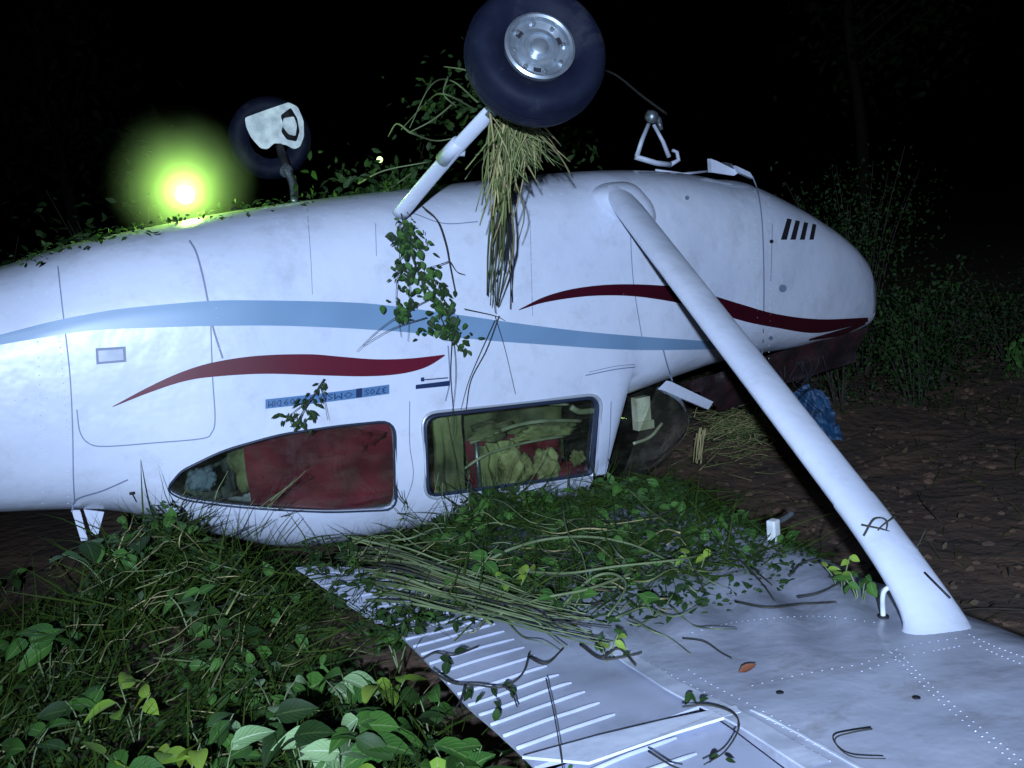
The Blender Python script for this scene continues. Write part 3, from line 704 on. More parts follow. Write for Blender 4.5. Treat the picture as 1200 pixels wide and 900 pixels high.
# bright rear spar strip and the end plate between flap and aileron
def wstrip(name, pts, w0, w1, material, off=.003, th=.002):
    c = [V(onwing(*p)) for p in pts]; c = spline(c, 6); vs = []; n_ = len(c)
    for i, p in enumerate(c):
        t = (c[min(i + 1, n_ - 1)] - c[max(i - 1, 0)]).normalized(); x_ = t.cross(Vector((0, 0, 1))).normalized() if True else None
        w = (w0 + (w1 - w0) * i / (n_ - 1)) / 2
        for s_ in (-1, 1):
            q = p + x_ * w * s_; vs.append(W(q.x, q.y, wing_u(q.x, q.y) + off))
    fs = [(2 * i, 2 * i + 1, 2 * i + 3, 2 * i + 2) for i in range(n_ - 1)]; k = len(vs); vs += [v_ - Vector((0, 0, th + .003)) for v_ in vs]
    fs += [(2 * i, 2 * i + 2, k + 2 * i + 2, k + 2 * i) for i in range(n_ - 1)] + [(2 * i + 3, 2 * i + 1, k + 2 * i + 1, k + 2 * i + 3) for i in range(n_ - 1)]
    return part(new(name, vs, fs, material, smooth=False))
wstrip('spar_strip', [(682, 728), (742, 775), (810, 815), (900, 862), (960, 898)], .040, .05, DIRTW)
pp_ = [(612, 886), (700, 862), (780, 843), (862, 826), (868, 834), (790, 858), (738, 876), (690, 893)]
v0 = [onwing(x_, y_, .004) for x_, y_ in pp_]; k_ = len(v0); v0 += [p - Vector((0, 0, .006)) for p in v0]
part(new('flap_end_plate', v0, [tuple(range(k_)), tuple(range(2 * k_ - 1, k_ - 1, -1))] + [(i, i + k_, (i + 1) % k_ + k_, (i + 1) % k_) for i in range(k_)], WHITE, smooth=False))
wstrip('skin_lap', [(880, 832), (940, 862), (1010, 902)], .006, .006, DIRTW, .003)
mb = MB()
def wriv(pts, step=6):
    c = spline([Vector((a, b, 0)) for a, b in pts], 12); acc = 0
    for p, q in zip(c, c[1:]):
        acc += (q - p).length
        if acc >= step: acc = 0; mb.lathe(onwing(q.x, q.y), (0, 0, 1), [(.0026, -.002), (.0026, .0005), (.0015, .0013), (.0002, .0015)], 5)
for pts in ([(800, 744), (870, 728), (960, 722), (1030, 730)], [(1130, 741), (1165, 757), (1205, 772)], [(1134, 749), (1165, 765), (1205, 781)], [(800, 780), (830, 800), (880, 826), (940, 858)], [(1010, 778), (1060, 758), (1120, 748)], [(1000, 790), (1060, 770), (1130, 756)],
            [(870, 806), (940, 790), (1010, 778)], [(700, 736), (760, 776), (850, 824), (960, 884)], [(890, 838), (1000, 896)], [(1040, 760), (1100, 820), (1190, 895)], [(1045, 757), (1105, 816), (1196, 890)]): wriv(pts)
o = part(mb.build('wing_rivet', WINGM)); o['kind'] = 'stuff'
for (x_, y_) in ((914, 812), (1074, 818)):
    mb = MB(); mb.lathe(onwing(x_, y_), (0, 0, 1), [(.008, -.002), (.008, .002), (.0005, .0021)], 12); part(mb.build('drain_hole', DARK))
# far wing
vs = []; fs = []
for i in range(13):
    l = -.35 - i * .42
    for t in (0, .12, .4, .75, 1.):
        a = -.5 + (-1.45) * t; vs.append(W(a, l, .12 - .02 * (abs(l) - .6) - (.06 if t in (0, 1) else 0)))
n_ = len(vs); vs += [v_ - Vector((0, 0, .10 if i % 5 in (1, 2, 3) else .01)) for i, v_ in enumerate(vs)]
for i in range(12):
    for j in range(4): q = i * 5 + j; fs += [(q, q + 1, q + 6, q + 5), (n_ + q, n_ + q + 5, n_ + q + 6, n_ + q + 1)]
    fs += [(i * 5, i * 5 + 5, n_ + i * 5 + 5, n_ + i * 5), (i * 5 + 4, n_ + i * 5 + 4, n_ + i * 5 + 9, i * 5 + 9)]
part(new('far_wing', vs, fs, WINGM))

# ---- strut
s0 = V(onL(732, 238, .60)); s1 = onwing(1110, 726, .0)
vs = []; fs = []; NS = 24; NL = 26
ca = Vector((1, 0, 0)); dvec = (s1 - s0); dn = dvec.normalized(); ca = (V(R0) * .8 - V(R1) * .15 + Vector((.3, 0, 0))); ca = (ca - dn * ca.dot(dn)).normalized(); cb = dn.cross(ca)
for i in range(NL + 1):
    t = i / NL; c = s0 + dvec * (-.05 + .95 * t); hw = .0565 + .002 * t; th = .027
    if t < .05: hw *= .9
    for j in range(NS):
        a = 2 * PI * j / NS; x_ = math.cos(a); y_ = math.sin(a) * (1 - .35 * x_)
        vs.append(c + ca * x_ * hw + cb * y_ * th)
for i in range(NL):
    for j in range(NS): fs.append((i * NS + j, (i + 1) * NS + j, (i + 1) * NS + (j + 1) % NS, i * NS + (j + 1) % NS))
fs += [tuple(range(NS)), tuple(NL * NS + j for j in range(NS))[::-1]]
strut = new('wing_strut', vs, fs, WHITE); bm = bmesh.new(); bm.from_mesh(strut.data); bmesh.ops.recalc_face_normals(bm, faces=bm.faces); bm.to_mesh(strut.data); bm.free(); sharp(strut, 60); part(strut)
# fairing where it meets the wing: flares to a foot
vs = []; fs = []
e0, e1 = onwing(1054, 738), onwing(1141, 737)
for i in range(13):
    t = i / 12; k = t ** 2.3; c = s0 + dvec * (.80 + .20 * t)
    foot = [None] * NS
    for j in range(NS):
        a = 2 * PI * j / NS; x_ = math.cos(a); y_ = math.sin(a) * (1 - .35 * x_)
        p = c + ca * x_ * .0605 + cb * y_ * .030
        mid = (e0 + e1) / 2; hx = (e1 - e0) / 2; hy = Vector((hx.y, -hx.x, 0)).normalized() * .05
        fpt = mid + hx * x_ + hy * math.sin(a); fpt.z = wing_u(fpt.x, -fpt.y) - .004
        vs.append(p.lerp(fpt, k))
for i in range(12):
    for j in range(NS): fs.append((i * NS + j, (i + 1) * NS + j, (i + 1) * NS + (j + 1) % NS, i * NS + (j + 1) % NS))
fr = new('strut_fairing', vs, fs, WHITE); bm = bmesh.new(); bm.from_mesh(fr.data); bmesh.ops.recalc_face_normals(bm, faces=bm.faces); bm.to_mesh(fr.data); bm.free(); part(fr)
mb = MB(); p = s0 + dvec * .93; mb.tube([s0 + dvec * .925 + ca * .020 - V(R2) * .050, s0 + dvec * .965 + ca * .030 - V(R2) * .058], .0028, n=6); part(mb.build('fairing_slot', DARK))
# upper cuff: teardrop blister on the fuselage
vs = []; fs = []
cuff = rounded([(690, 226), (705, 214), (738, 212), (764, 240), (770, 262), (748, 270), (735, 262), (712, 250)], 12, 3); k = len(cuff)
cc = Vector((735, 240))
for i, sc in enumerate((1.0, .93, .8, .6, .35, .1)):
    hgt = (0., .018, .036, .052, .060, .062)[i]
    for p in cuff: q = cc + (Vector(p) - cc) * sc; b_ = onfus(q.x, q.y, 0); vs.append(b_[0] + (b_[1] * .4 + Vector((.1, -.6, 0))) * hgt)
for i in range(5):
    for j in range(k): fs.append((i * k + j, i * k + (j + 1) % k, (i + 1) * k + (j + 1) % k, (i + 1) * k + j))
fs.append(tuple(5 * k + j for j in range(k))); part(new('strut_cuff', vs, fs, WHITE))
# tie-down ring on the wing, white block near the leading edge
mb = MB(); t0 = onwing(1035, 724); up = Vector((0, 0, 1))
mb.tube(spline([t0, t0 + up * .05, t0 + up * .072 + V(R0) * .006, t0 + up * .078 + V(R0) * .02, t0 + up * .066 + V(R0) * .032], 5), .0065, n=8); part(mb.build('tie_down_hook', HUBW))
mb = MB(); mb.lathe(t0, up, [(.014, -.004), (.014, .006), (.001, .007)], 12); part(mb.build('hook_base', DARK))

# ------------------------------------------------------------------ loose things
q = onwing(907, 634); blk = empty('wing_fitting_fragment', q); tag(blk, 'small white block with a grey tube lying at the wing edge left of the strut', 'debris')
mb = MB(); bmv = Matrix.Rotation(.3, 3, 'Z'); mb.box((0, 0, .035), (.019, .016, .038), bmv); o = mb.build('block', HUBW, blk, smooth=False)
bv = o.modifiers.new('bevel', 'BEVEL'); bv.width = .005; bv.segments = 2
mb = MB(); mb.tube(spline([Vector((.015, 0, .060)), Vector((.06, .01, .062)), Vector((.105, .02, .070))], 5), .0085, n=10); mb.build('tube', GREYM, blk)
# blue tarp under the nose
vs = []; fs = []
tc = onU(966, 482, .16); nx = 26
tb = W(tc.x, tc.y, ground_u(tc.x, tc.y))
for i in range(nx + 1):
    for j in range(nx + 1):
        s_, t_ = i / nx, j / nx; p = tb + V(R0) * (s_ - .5) * .20 + Vector((0, .12, 0)) * t_ + Vector((0, 0, (t_ ** .8) * .32 - .02))
        nz = noise.noise(Vector((s_ * 4, t_ * 4, 3))) * .07 + noise.noise(Vector((s_ * 9, t_ * 9, 6))) * .03
        vs.append(p - V(R2) * nz * .6 + Vector((0, 0, nz * .6 - .12 * abs(s_ - .45) * t_)))
n_ = len(vs); vs += [v_ + V(R2) * .004 for v_ in vs]
for i in range(nx):
    for j in range(nx): a = i * (nx + 1) + j; fs += [(a, a + 1, a + nx + 2, a + nx + 1), (n_ + a, n_ + a + nx + 1, n_ + a + nx + 2, n_ + a + 1)]
tag(new('tarpaulin', vs, fs, TARP), 'crumpled blue plastic sheet on the soil behind the wing strut under the nose', 'tarp')

# ------------------------------------------------------------------ leaves, blades, stems
def leaf_geom(nv=4, width=.5, fold=.18, curl=.25):
    """unit leaf along +Y, up +Z"""
    vs = []; uv = []; fs = []
    for i in range(nv + 1):
        t = i / nv; w = width * .5 * math.sin(PI * min(1, t * .93 + .07) ** .85) ** .9 if i < nv else 0.
        if i == 0: w = .02
        y = t; z = -curl * t * t
        for s_ in (-1, 0, 1): vs.append((s_ * w, y, z + abs(s_) * fold * w)); uv.append((.5 + s_ * .5, t))
    for i in range(nv):
        for k in (0, 1): a = i * 3 + k; fs.append((a, a + 1, a + 4, a + 3))
    return np.array(vs), fs, np.array(uv)
def leaf_mesh(name, m_, **k):
    v_, f_, u2 = leaf_geom(**k); me = bpy.data.meshes.new(name); me.from_pydata([tuple(x) for x in v_], [], f_)
    ul = me.uv_layers.new(name='UVMap'); li = np.empty(len(me.loops), int); me.loops.foreach_get('vertex_index', li); ul.data.foreach_set('uv', u2[li].astype(np.float32).ravel())
    me.polygons.foreach_set('use_smooth', [True] * len(me.polygons)); me.materials.append(m_); return me
LM = {}
for key, m_ in (('d', LEAFD), ('m', LEAFM), ('b', LEAFB), ('y', LEAFY)):
    LM[key] = [leaf_mesh('leaf_' + key, m_, nv=6, width=w, fold=fo, curl=cu) for w, fo, cu in ((.62, .25, .3), (.52, .4, .45), (.7, .12, .2))]
LM['n'] = [leaf_mesh('leaf_narrow', LEAFD, nv=6, width=w, fold=.35, curl=cu) for w, cu in ((.30, .35), (.38, .2), (.26, .6))]
def frames(n_, dirs, norms):
    y = dirs / np.linalg.norm(dirs, axis=1, keepdims=True); x_ = np.cross(y, norms); x_ /= np.linalg.norm(x_, axis=1, keepdims=True) + 1e-9; z_ = np.cross(x_, y); return x_, y, z_
def scatter(name, pos, dirs, norms, size, m_, geom, parent=None):
    """join many small leaves (too many to count) into one mesh; pos etc. in world space"""
    gv_, gf_, gu = geom; x_, y_, z_ = frames(len(pos), dirs, norms); k = len(gv_)
    P = pos[:, None, :] + size[:, None, None] * (gv_[None, :, 0, None] * x_[:, None, :] + gv_[None, :, 1, None] * y_[:, None, :] + gv_[None, :, 2, None] * z_[:, None, :])
    P = P.reshape(-1, 3); F = np.array(gf_); F = (F[None] + (np.arange(len(pos)) * k)[:, None, None]).reshape(-1, F.shape[1])
    me = bpy.data.meshes.new(name); me.vertices.add(len(P)); me.vertices.foreach_set('co', P.ravel().astype(np.float32))
    me.loops.add(F.size); me.loops.foreach_set('vertex_index', F.ravel().astype(np.int32)); me.polygons.add(len(F))
    me.polygons.foreach_set('loop_start', np.arange(0, F.size, F.shape[1], dtype=np.int32)); 
    me.update(calc_edges=True)
    if gu is not None:
        ul = me.uv_layers.new(name='UVMap'); ul.data.foreach_set('uv', np.tile(gu, (len(pos), 1))[F.ravel()].astype(np.float32).ravel())
    me.polygons.foreach_set('use_smooth', np.ones(len(F), bool)); me.materials.append(m_); me.update()
    o = bpy.data.objects.new(name, me); COL.objects.link(o)
    if parent: o.parent = parent
    return o
def blade_geom():
    vs = []; fs = []
    for i, t in enumerate((0, .35, .7, 1.)):
        w = .5 * (1 - t ** 1.5) + .02; z_ = -.62 * t * t
        vs += [(-w * .03, t, z_), (w * .03, t, z_)]
    for i in range(3): fs.append((2 * i, 2 * i + 1, 2 * i + 3, 2 * i + 2))
    return np.array(vs), fs, None
BG = blade_geom(); LG = leaf_geom(3, .5, .2, .3); LG2 = leaf_geom(4, .62, .25, .35)
g2 = lambda a, l, ca_, cl, sa, sl: math.exp(-((a - ca_) / sa) ** 2 - ((l - cl) / sl) ** 2)
def heap_u(a, l):      # top of the vegetation lying round the wreck
    h_ = .02 + .40 * g2(a, l, -2.52, .72, .34, .34) + .14 * g2(a, l, -2.62, .50, .22, .30) + .08 * g2(a, l, -3.3, .2, .6, .5) + .12 * g2(a, l, -2.85, 1.25, .5, .5) + .10 * g2(a, l, -2.45, 1.75, .5, .4) + .10 * g2(a, l, -3.5, .9, .5, .8)
    h_ += .06 * noise.noise(Vector((a * 3, l * 3, 4.)))
    return ground_u(a, l) + max(.0, h_)
def rnd(n_, a, b_): return rng.uniform(a, b_, n_)
def field(n_, a0, a1, l0, l1, hfun, dens=None):
    out = []
    while len(out) < n_:
        a = rng.uniform(a0, a1); l = rng.uniform(l0, l1)
        if dens is not None and rng.random() > dens(a, l): continue
        out.append((a, -l, hfun(a, l)))
    return np.array(out)
def inwing(a, l): return l > .55 and a < a_le(l) + .0 and a > a_te(l)
D1 = lambda a, l: 0. if (inwing(a, l)) or (a > -2.14 and .5 < l < 1.35) or (a > a_te(l) - .03 and l > .6 and rng.random() > (.25 if l < 1.2 else .7)) or (abs(l) < .5 and a > -2.0) else 1.
# grass on the heap
p = field(15000, -4.6, -1.75, -.2, 2.9, lambda a, l: heap_u(a, l) + rng.uniform(-.09, .01), D1); n_ = len(p)
d = np.stack([rng.normal(.35, .6, n_), rng.normal(.1, .65, n_), rng.uniform(-.05, .85, n_)], 1); nn = rng.normal(0, 1, (n_, 3)) + np.array([0, -.6, .9])
tag(scatter('long_grass', p, d, nn, rnd(n_, .07, .26), GRASS, BG), 'long tangled grass in front of the upturned tail', 'grass', kind='stuff')
p = field(1300, -4.6, -1.75, -.2, 2.9, lambda a, l: heap_u(a, l) + rng.uniform(-.05, .03), D1); n_ = len(p)
d = rng.normal(0, 1, (n_, 3)) * np.array([1, 1, .3]); nn = rng.normal(0, 1, (n_, 3)) + np.array([0, -.6, .9])
tag(scatter('dead_grass', p, d, nn, rnd(n_, .05, .18), mat('dead_grass', (.20, .17, .07), .8, var=(.06, .055, .025), island=.9), BG), 'pale dead grass blades caught in the green heap', 'grass', kind='stuff')
p = field(9000, -4.6, -1.75, -.2, 2.9, lambda a, l: heap_u(a, l) + rng.uniform(-.06, .02), D1); n_ = len(p)
d = rng.normal(0, 1, (n_, 3)) * np.array([1, 1, .4]); nn = rng.normal(0, .5, (n_, 3)) + np.array([0, -.3, 1.])
tag(scatter('undergrowth', p, d, nn, rnd(n_, .018, .05), LEAFD, LG), 'low dark leafy undergrowth heaped beside the upturned tail', 'undergrowth', kind='stuff')
p = field(900, -2.55, -2.05, .95, 2.4, lambda a, l: heap_u(a, l) + rng.uniform(-.03, .05), lambda a, l: 0. if a > a_tf(l) - .01 else 1.); n_ = len(p)
d = rng.normal(0, 1, (n_, 3)) * np.array([1, 1, .4]); nn = rng.normal(0, .5, (n_, 3)) + np.array([0, -.4, 1.])
tag(scatter('edge_undergrowth', p, d, nn, rnd(n_, .02, .055), LEAFD, LG2), 'dark leaves crowding the trailing edge of the flap', 'undergrowth', kind='stuff')
p = field(700, -4.0, -1.9, .4, 2.6, lambda a, l: heap_u(a, l) + rng.uniform(-.02, .06), lambda a, l: D1(a, l) * (1 if noise.noise(Vector((a * 2.2, l * 2.2, 7.))) > .02 else .08)); n_ = len(p)
d = rng.normal(0, 1, (n_, 3)) * np.array([1, 1, .5]); nn = rng.normal(0, .5, (n_, 3)) + np.array([0, -.5, 1.])
tag(scatter('creeper_leaves', p, d, nn, rnd(n_, .03, .065), LEAFM, LG2), 'mid green creeper leaves patchy over the long grass', 'undergrowth', kind='stuff')
# pile on the wing root along the cabin
def pile_u(a, l):
    h_ = .20 * math.exp(-((l - .70) / .30) ** 2) * (1 if a > -2.1 else .4) * (1 - .6 * max(0, min(1, (a + .95) / .5))) + .09 * math.exp(-((l - 1.15) / .28) ** 2 - ((a + 1.35) / .42) ** 2)
    base = wing_u(a, l) if inwing(a, l) else max(ground_u(a, l), 0)
    return base + h_ * (.75 + .6 * noise.noise(Vector((a * 4, l * 4, 2.))))
def D2(a, l):
    e = .58 + .75 * math.exp(-((a + 1.38) / .42) ** 2) + .38 * math.exp(-((a + .85) / .35) ** 2) + .1 * noise.noise(Vector((a * 5, l * 2, 1.)))
    if l > 1.02: e -= 0
    if l > .62 + e: return 0.
    dd = 1. if l < .95 else .75
    return dd * (.10 if a < -1.66 else 1) * (1. if a < -.45 else .25)
p = field(5600, -2.2, -.30, .58, 1.9, lambda a, l: pile_u(a, l) * 1 - rng.uniform(-.015, .05), D2); n_ = len(p)
d = rng.normal(0, 1, (n_, 3)) * np.array([1, 1, .5]); nn = rng.normal(0, .6, (n_, 3)) + np.array([0, -.5, 1.])
p2 = field(520, -2.14, -1.55, .76, 1.45, lambda a, l: wing_u(a, l) + .42 * max(0, 1.15 - l) * max(0, min(1, (a_hi(l) - a) / .6)) + rng.uniform(.0, .05), lambda a, l: 1. if noise.noise(Vector((a * 5, l * 5, 31.))) > -.08 else .1)
k_ = len(p2); p = np.concatenate([p, p2]); n_ = len(p)
d = rng.normal(0, 1, (n_, 3)) * np.array([1, 1, .5]); nn = rng.normal(0, .6, (n_, 3)) + np.array([0, -.5, 1.])
tag(scatter('torn_foliage', p, d, nn, rnd(n_, .015, .042), LEAFD, LG), 'torn dark foliage piled on the wing root below the cabin windows', 'foliage', kind='stuff')
p = field(260, -2.0, -.6, .66, 1.5, lambda a, l: pile_u(a, l) + rng.uniform(-.01, .03), D2); n_ = len(p)
d = rng.normal(0, 1, (n_, 3)) * np.array([1, 1, .4]); nn = rng.normal(0, .5, (n_, 3)) + np.array([0, -.5, 1.])
tag(scatter('fresh_leaves', p, d, nn, rnd(n_, .03, .06), LEAFM, LG2), 'fresh green leaves among the vines on the wing root', 'foliage', kind='stuff')
p2 = field(420, -2.2, -1.5, .70, 1.5, lambda a, l: wing_u(a, l) + .42 * max(0, 1.15 - l) * max(0, min(1, (a_hi(l) - a) / .6)) + rng.uniform(.0, .05))
p = field(2600, -2.1, -.30, .58, 1.7, lambda a, l: pile_u(a, l) - rng.uniform(-.01, .05), D2); p = np.concatenate([p, p2]); n_ = len(p)
d = np.stack([rng.normal(.2, 1, n_), rng.normal(0, .6, n_), rng.uniform(-.1, .7, n_)], 1); nn = rng.normal(0, 1, (n_, 3)) + np.array([0, -.6, .9])
tag(scatter('broken_grass', p, d, nn, rnd(n_, .06, .2), GRASS, BG), 'broken grass stalks strewn over the wing root', 'grass', kind='stuff')
# weeds & clods on the soil to the right
def D3(a, l): return 0. if inwing(a, l) or (abs(l) < .45 and a < 1.0 and a > -2.9) else (1. if noise.noise(Vector((a * 1.1, l * 1.1, 12.))) > -.02 else .12) * (1 if a > 1.6 or l < -.8 else .3)
p = field(9000, -.4, 6.5, -4.5, 2.6, lambda a, l: ground_u(a, l) - .01, D3); n_ = len(p)
d = np.stack([rng.normal(0, .6, n_), rng.normal(0, .6, n_), rng.uniform(.1, 1., n_)], 1); nn = rng.normal(0, 1, (n_, 3)) + np.array([0, -.6, .9])
tag(scatter('ground_weeds', p, d, nn, rnd(n_, .04, .17), GRASS, BG), 'sparse weeds on the brown soil ahead of the nose', 'grass', kind='stuff')
def clods(name, pos, size, m_):
    base = bmesh.new(); bmesh.ops.create_icosphere(base, subdivisions=1, radius=1); bv_ = np.array([v_.co[:] for v_ in base.verts]); bf = [tuple(v_.index for v_ in f_.verts) for f_ in base.faces]; base.free()
    V_ = []; F_ = []
    for i, (c, s_) in enumerate(zip(pos, size)):
        q = bv_ * (1 + .35 * rng.normal(size=(len(bv_), 1)) * .6) * s_ * np.array([1, 1, .6]); V_.append(q + c); F_.append(np.array(bf) + i * len(bv_))
    return new(name, np.concatenate(V_), [tuple(x) for x in np.concatenate(F_)], m_, smooth=False)
p = field(1500, -.4, 4.5, -2.5, 2.3, lambda a, l: ground_u(a, l), lambda a, l: 0. if inwing(a, l) else 1.)
tag(clods('soil_clods', p, rnd(len(p), .006, .03), DIRT), 'clods of brown earth scattered on the bare soil', 'soil', kind='stuff')

p = field(3800, -.6, 5.5, -3.5, 2.5, lambda a, l: ground_u(a, l) + rng.uniform(0, .02), lambda a, l: 0. if inwing(a, l) else (1. if noise.noise(Vector((a * 1.6, l * 1.6, 22.))) > -.1 else .2)); n_ = len(p)
d = rng.normal(0, 1, (n_, 3)) * np.array([1, 1, .3]); nn = rng.normal(0, .5, (n_, 3)) + np.array([0, -.3, 1.])
tag(scatter('leaf_litter', p, d, nn, rnd(n_, .015, .05), mat('litter', (.12, .075, .04), .8, var=(.03, .028, .014), island=.9), LG), 'dead brown leaf litter over the bare soil', 'leaf litter', kind='stuff')
mb = MB()
for i in range(140):
    a, l = random.uniform(-.4, 4.2), random.uniform(-2, 2)
    if inwing(a, l): continue
    an = random.uniform(0, PI); L_ = random.uniform(.06, .3); q = W(a, l, ground_u(a, l) + .012); d_ = Vector((math.cos(an), math.sin(an), random.uniform(-.05, .25))) * L_
    mb.tube(spline([q, q + d_ * .5 + Vector((random.gauss(0, .02), random.gauss(0, .02), .01)), q + d_], 3), random.uniform(.002, .005), .0015, n=5)
o = mb.build('fallen_sticks', BARK); tag(o, 'thin sticks scattered over the bare soil', 'sticks', kind='stuff')

# stems ------------------------------------------------------------
def vine(name, pts, r0, r1, label, m_=STEM, group=None, n=6, cat='vine', sub=5):
    mb = MB(); c = [Vector(p) for p in pts]; o = c[0].copy(); mb.tube(spline([p - o for p in c], sub), r0, r1, n=n)
    e = mb.build(name, m_); e.location = o; tag(e, label, cat, group); return e
def onpile(px, py, off=0.):       # where a sight line meets the pile/wing
    d = ray(px, py); lo, hi = 1.0, 9.0
    def hgt(q): return (pile_u(q.x, q.y) if inwing(q.x, q.y) and q.y < 1.6 else (wing_u(q.x, q.y) if inwing(q.x, q.y) else heap_u(q.x, q.y)))
    t = 1.2
    while t < 9:
        q = CA + d * t
        if q.z - hgt(q) - off < 0: break
        t += .01
    return V(CA + d * t)
arch = [('thick pale green vine arching over the foliage below the front window', [(575, 655), (600, 643), (640, 632), (690, 629), (740, 638), (790, 660)], .006),
        ('pale vine running flat from the arch to the right edge of the foliage', [(600, 668), (660, 672), (720, 664), (800, 655), (838, 645)], .005),
        ('looped vine with a drooping end at the right of the foliage', [(655, 715), (690, 680), (715, 672), (733, 682), (728, 700), (712, 722)], .005),
        ('straight stalk leaning from the window down into the vines', [(660, 590), (664, 620), (682, 650), (692, 700)], .003),
        ('long stalk crossing the vines toward lower left', [(745, 670), (690, 690), (640, 700), (600, 712)], .005)]
for lb, pts, r_ in arch:
    vine('vine', [onpile(x_, y_, .02 + .05 * math.sin(PI * i / (len(pts) - 1))) for i, (x_, y_) in enumerate(pts)], r_, r_ * .6, lb)
# bundle of near-parallel stems sweeping over the flap
bun = empty('vine_bundle', onpile(480, 690)); tag(bun, 'bundle of parallel grey green stems sweeping over the flap', 'vine')
for i in range(26):
    s_ = (i - 12) / 12; mb = MB(); w = random.uniform(-6, 6)
    pp = [(395 + random.uniform(-40, 30), 664 + s_ * 34 + w), (455, 668 + s_ * 30), (520, 686 + s_ * 26), (580, 702 + s_ * 22), (625, 716 + s_ * 20), (665 + random.uniform(-30, 60), 730 + s_ * 26 + w)]
    c = [onpile(x_, y_ + random.uniform(-4, 4), random.uniform(.015, .06)) - bun.location for x_, y_ in pp]
    mb.tube(spline(c, 5), random.uniform(.002, .0062), .0015, n=6); mb.build('stem', random.choice([STEM, STEM, DSTEM, STRAWG]), bun)
tang = empty('stem_tangle', onpile(600, 650)); tag(tang, 'tangle of thin criss crossed stems on the foliage below the front window', 'vine')
for i in range(120):
    x_ = random.uniform(310, 820); y_ = random.uniform(600, 730) if x_ > 400 else random.uniform(645, 700); L_ = random.uniform(30, 110); a = random.uniform(-.5, .5) + (PI if random.random() < .5 else 0)
    
    pp = [(x_ + L_ * math.cos(a) * k / 3, y_ + (L_ * math.sin(a)) * k / 3 + random.uniform(-9, 9)) for k in range(4)]
    c = [onpile(q[0], q[1], random.uniform(.0, .05)) - tang.location for q in pp]; mb = MB(); mb.tube(spline(c, 4), random.uniform(.0014, .0042), .0010, n=5)
    mb.build('stem', random.choice([STEM, DSTEM, STRAWG, STEM, STEM, STRAW]), tang)
# stalks left
heapst = empty('dry_stalks', onpile(150, 760)); tag(heapst, 'dry stalks leaning through the grass at lower left', 'stalks')
fixed = [[(0, 868), (60, 846), (115, 836), (180, 838)], [(60, 652), (85, 690), (92, 720), (85, 748)], [(180, 771), (215, 774), (250, 778)], [(80, 880), (100, 830), (135, 800), (200, 770)], [(265, 720), (290, 680), (330, 640)], [(160, 830), (195, 822), (215, 812)], [(0, 800), (40, 760), (60, 740)], [(0, 880), (50, 862), (100, 850)]]
for pp in fixed + [None] * 110:
    if pp is None:
        x_, y_ = random.uniform(-10, 400), random.uniform(640, 890); L_ = random.uniform(30, 110); a = random.uniform(-1.2, -.1); pp = [(x_ + L_ * math.cos(a) * k / 3 + random.uniform(-9, 9), y_ + L_ * math.sin(a) * k / 3 + random.uniform(-9, 9)) for k in range(4)]; r_ = random.uniform(.001, .0026)
    else: r_ = .0035
    c = [onpile(q[0], q[1], random.uniform(.01, .05)) - heapst.location for q in pp]; mb = MB(); mb.tube(spline(c, 4), r_, r_ * .4, n=5); mb.build('stalk', random.choice([STEM, STRAWG, STRAW]) if r_ < .003 else STRAWG, heapst)

# individual leafy plants ------------------------------------------
def add_leaf(root, p, direction, normal, size, key):
    o = bpy.data.objects.new('leaf', random.choice(LM[key])); COL.objects.link(o); o.parent = root
    y = Vector(direction).normalized(); z_ = Vector(normal); z_ = (z_ - y * z_.dot(y)).normalized(); x_ = y.cross(z_)
    mm = Matrix((x_, y, z_)).transposed().to_4x4(); mm.translation = Vector(p); o.matrix_local = mm @ Matrix.Scale(size, 4); return o
def plant(px, py, label, key='m', size=.07, n_=9, spread=.10, height=.14, off=.02, keys=None, droop=.3, name='leafy_plant', group=None):
    top = onpile(px, py, off + .03); base = Vector((top.x, top.y, top.z - height)); root = empty(name, base); tag(root, label, 'plant', group)
    mb = MB(); tips = []
    ns = max(2, n_ // 3)
    for k in range(ns):
        a = 2 * PI * k / ns + random.uniform(-.4, .4); tip = Vector((math.cos(a) * spread * random.uniform(.3, .9), math.sin(a) * spread * random.uniform(.3, .9), height * random.uniform(.75, 1.05)))
        c = [Vector(), tip * .45 + Vector((0, 0, height * .2)), tip]; sp = spline(c, 4); mb.tube(sp, .0028, .0014, n=5); tips.append(sp)
    mb.build('stem', STEM, root)
    toC = (CW - top).normalized()
    for k in range(n_):
        sp = tips[k % ns]; q = sp[-1 - (k // ns) % 4]; a = random.uniform(0, 2 * PI)
        d_ = Vector((math.cos(a), math.sin(a), random.uniform(-.7, .6))) ; nr = Vector((random.uniform(-.9, .9), random.uniform(-.9, .9), 1)) + toC * random.uniform(0, .8)
        add_leaf(root, q, d_, nr, size * random.uniform(.7, 1.15), random.choice(keys) if keys else key)
    return root
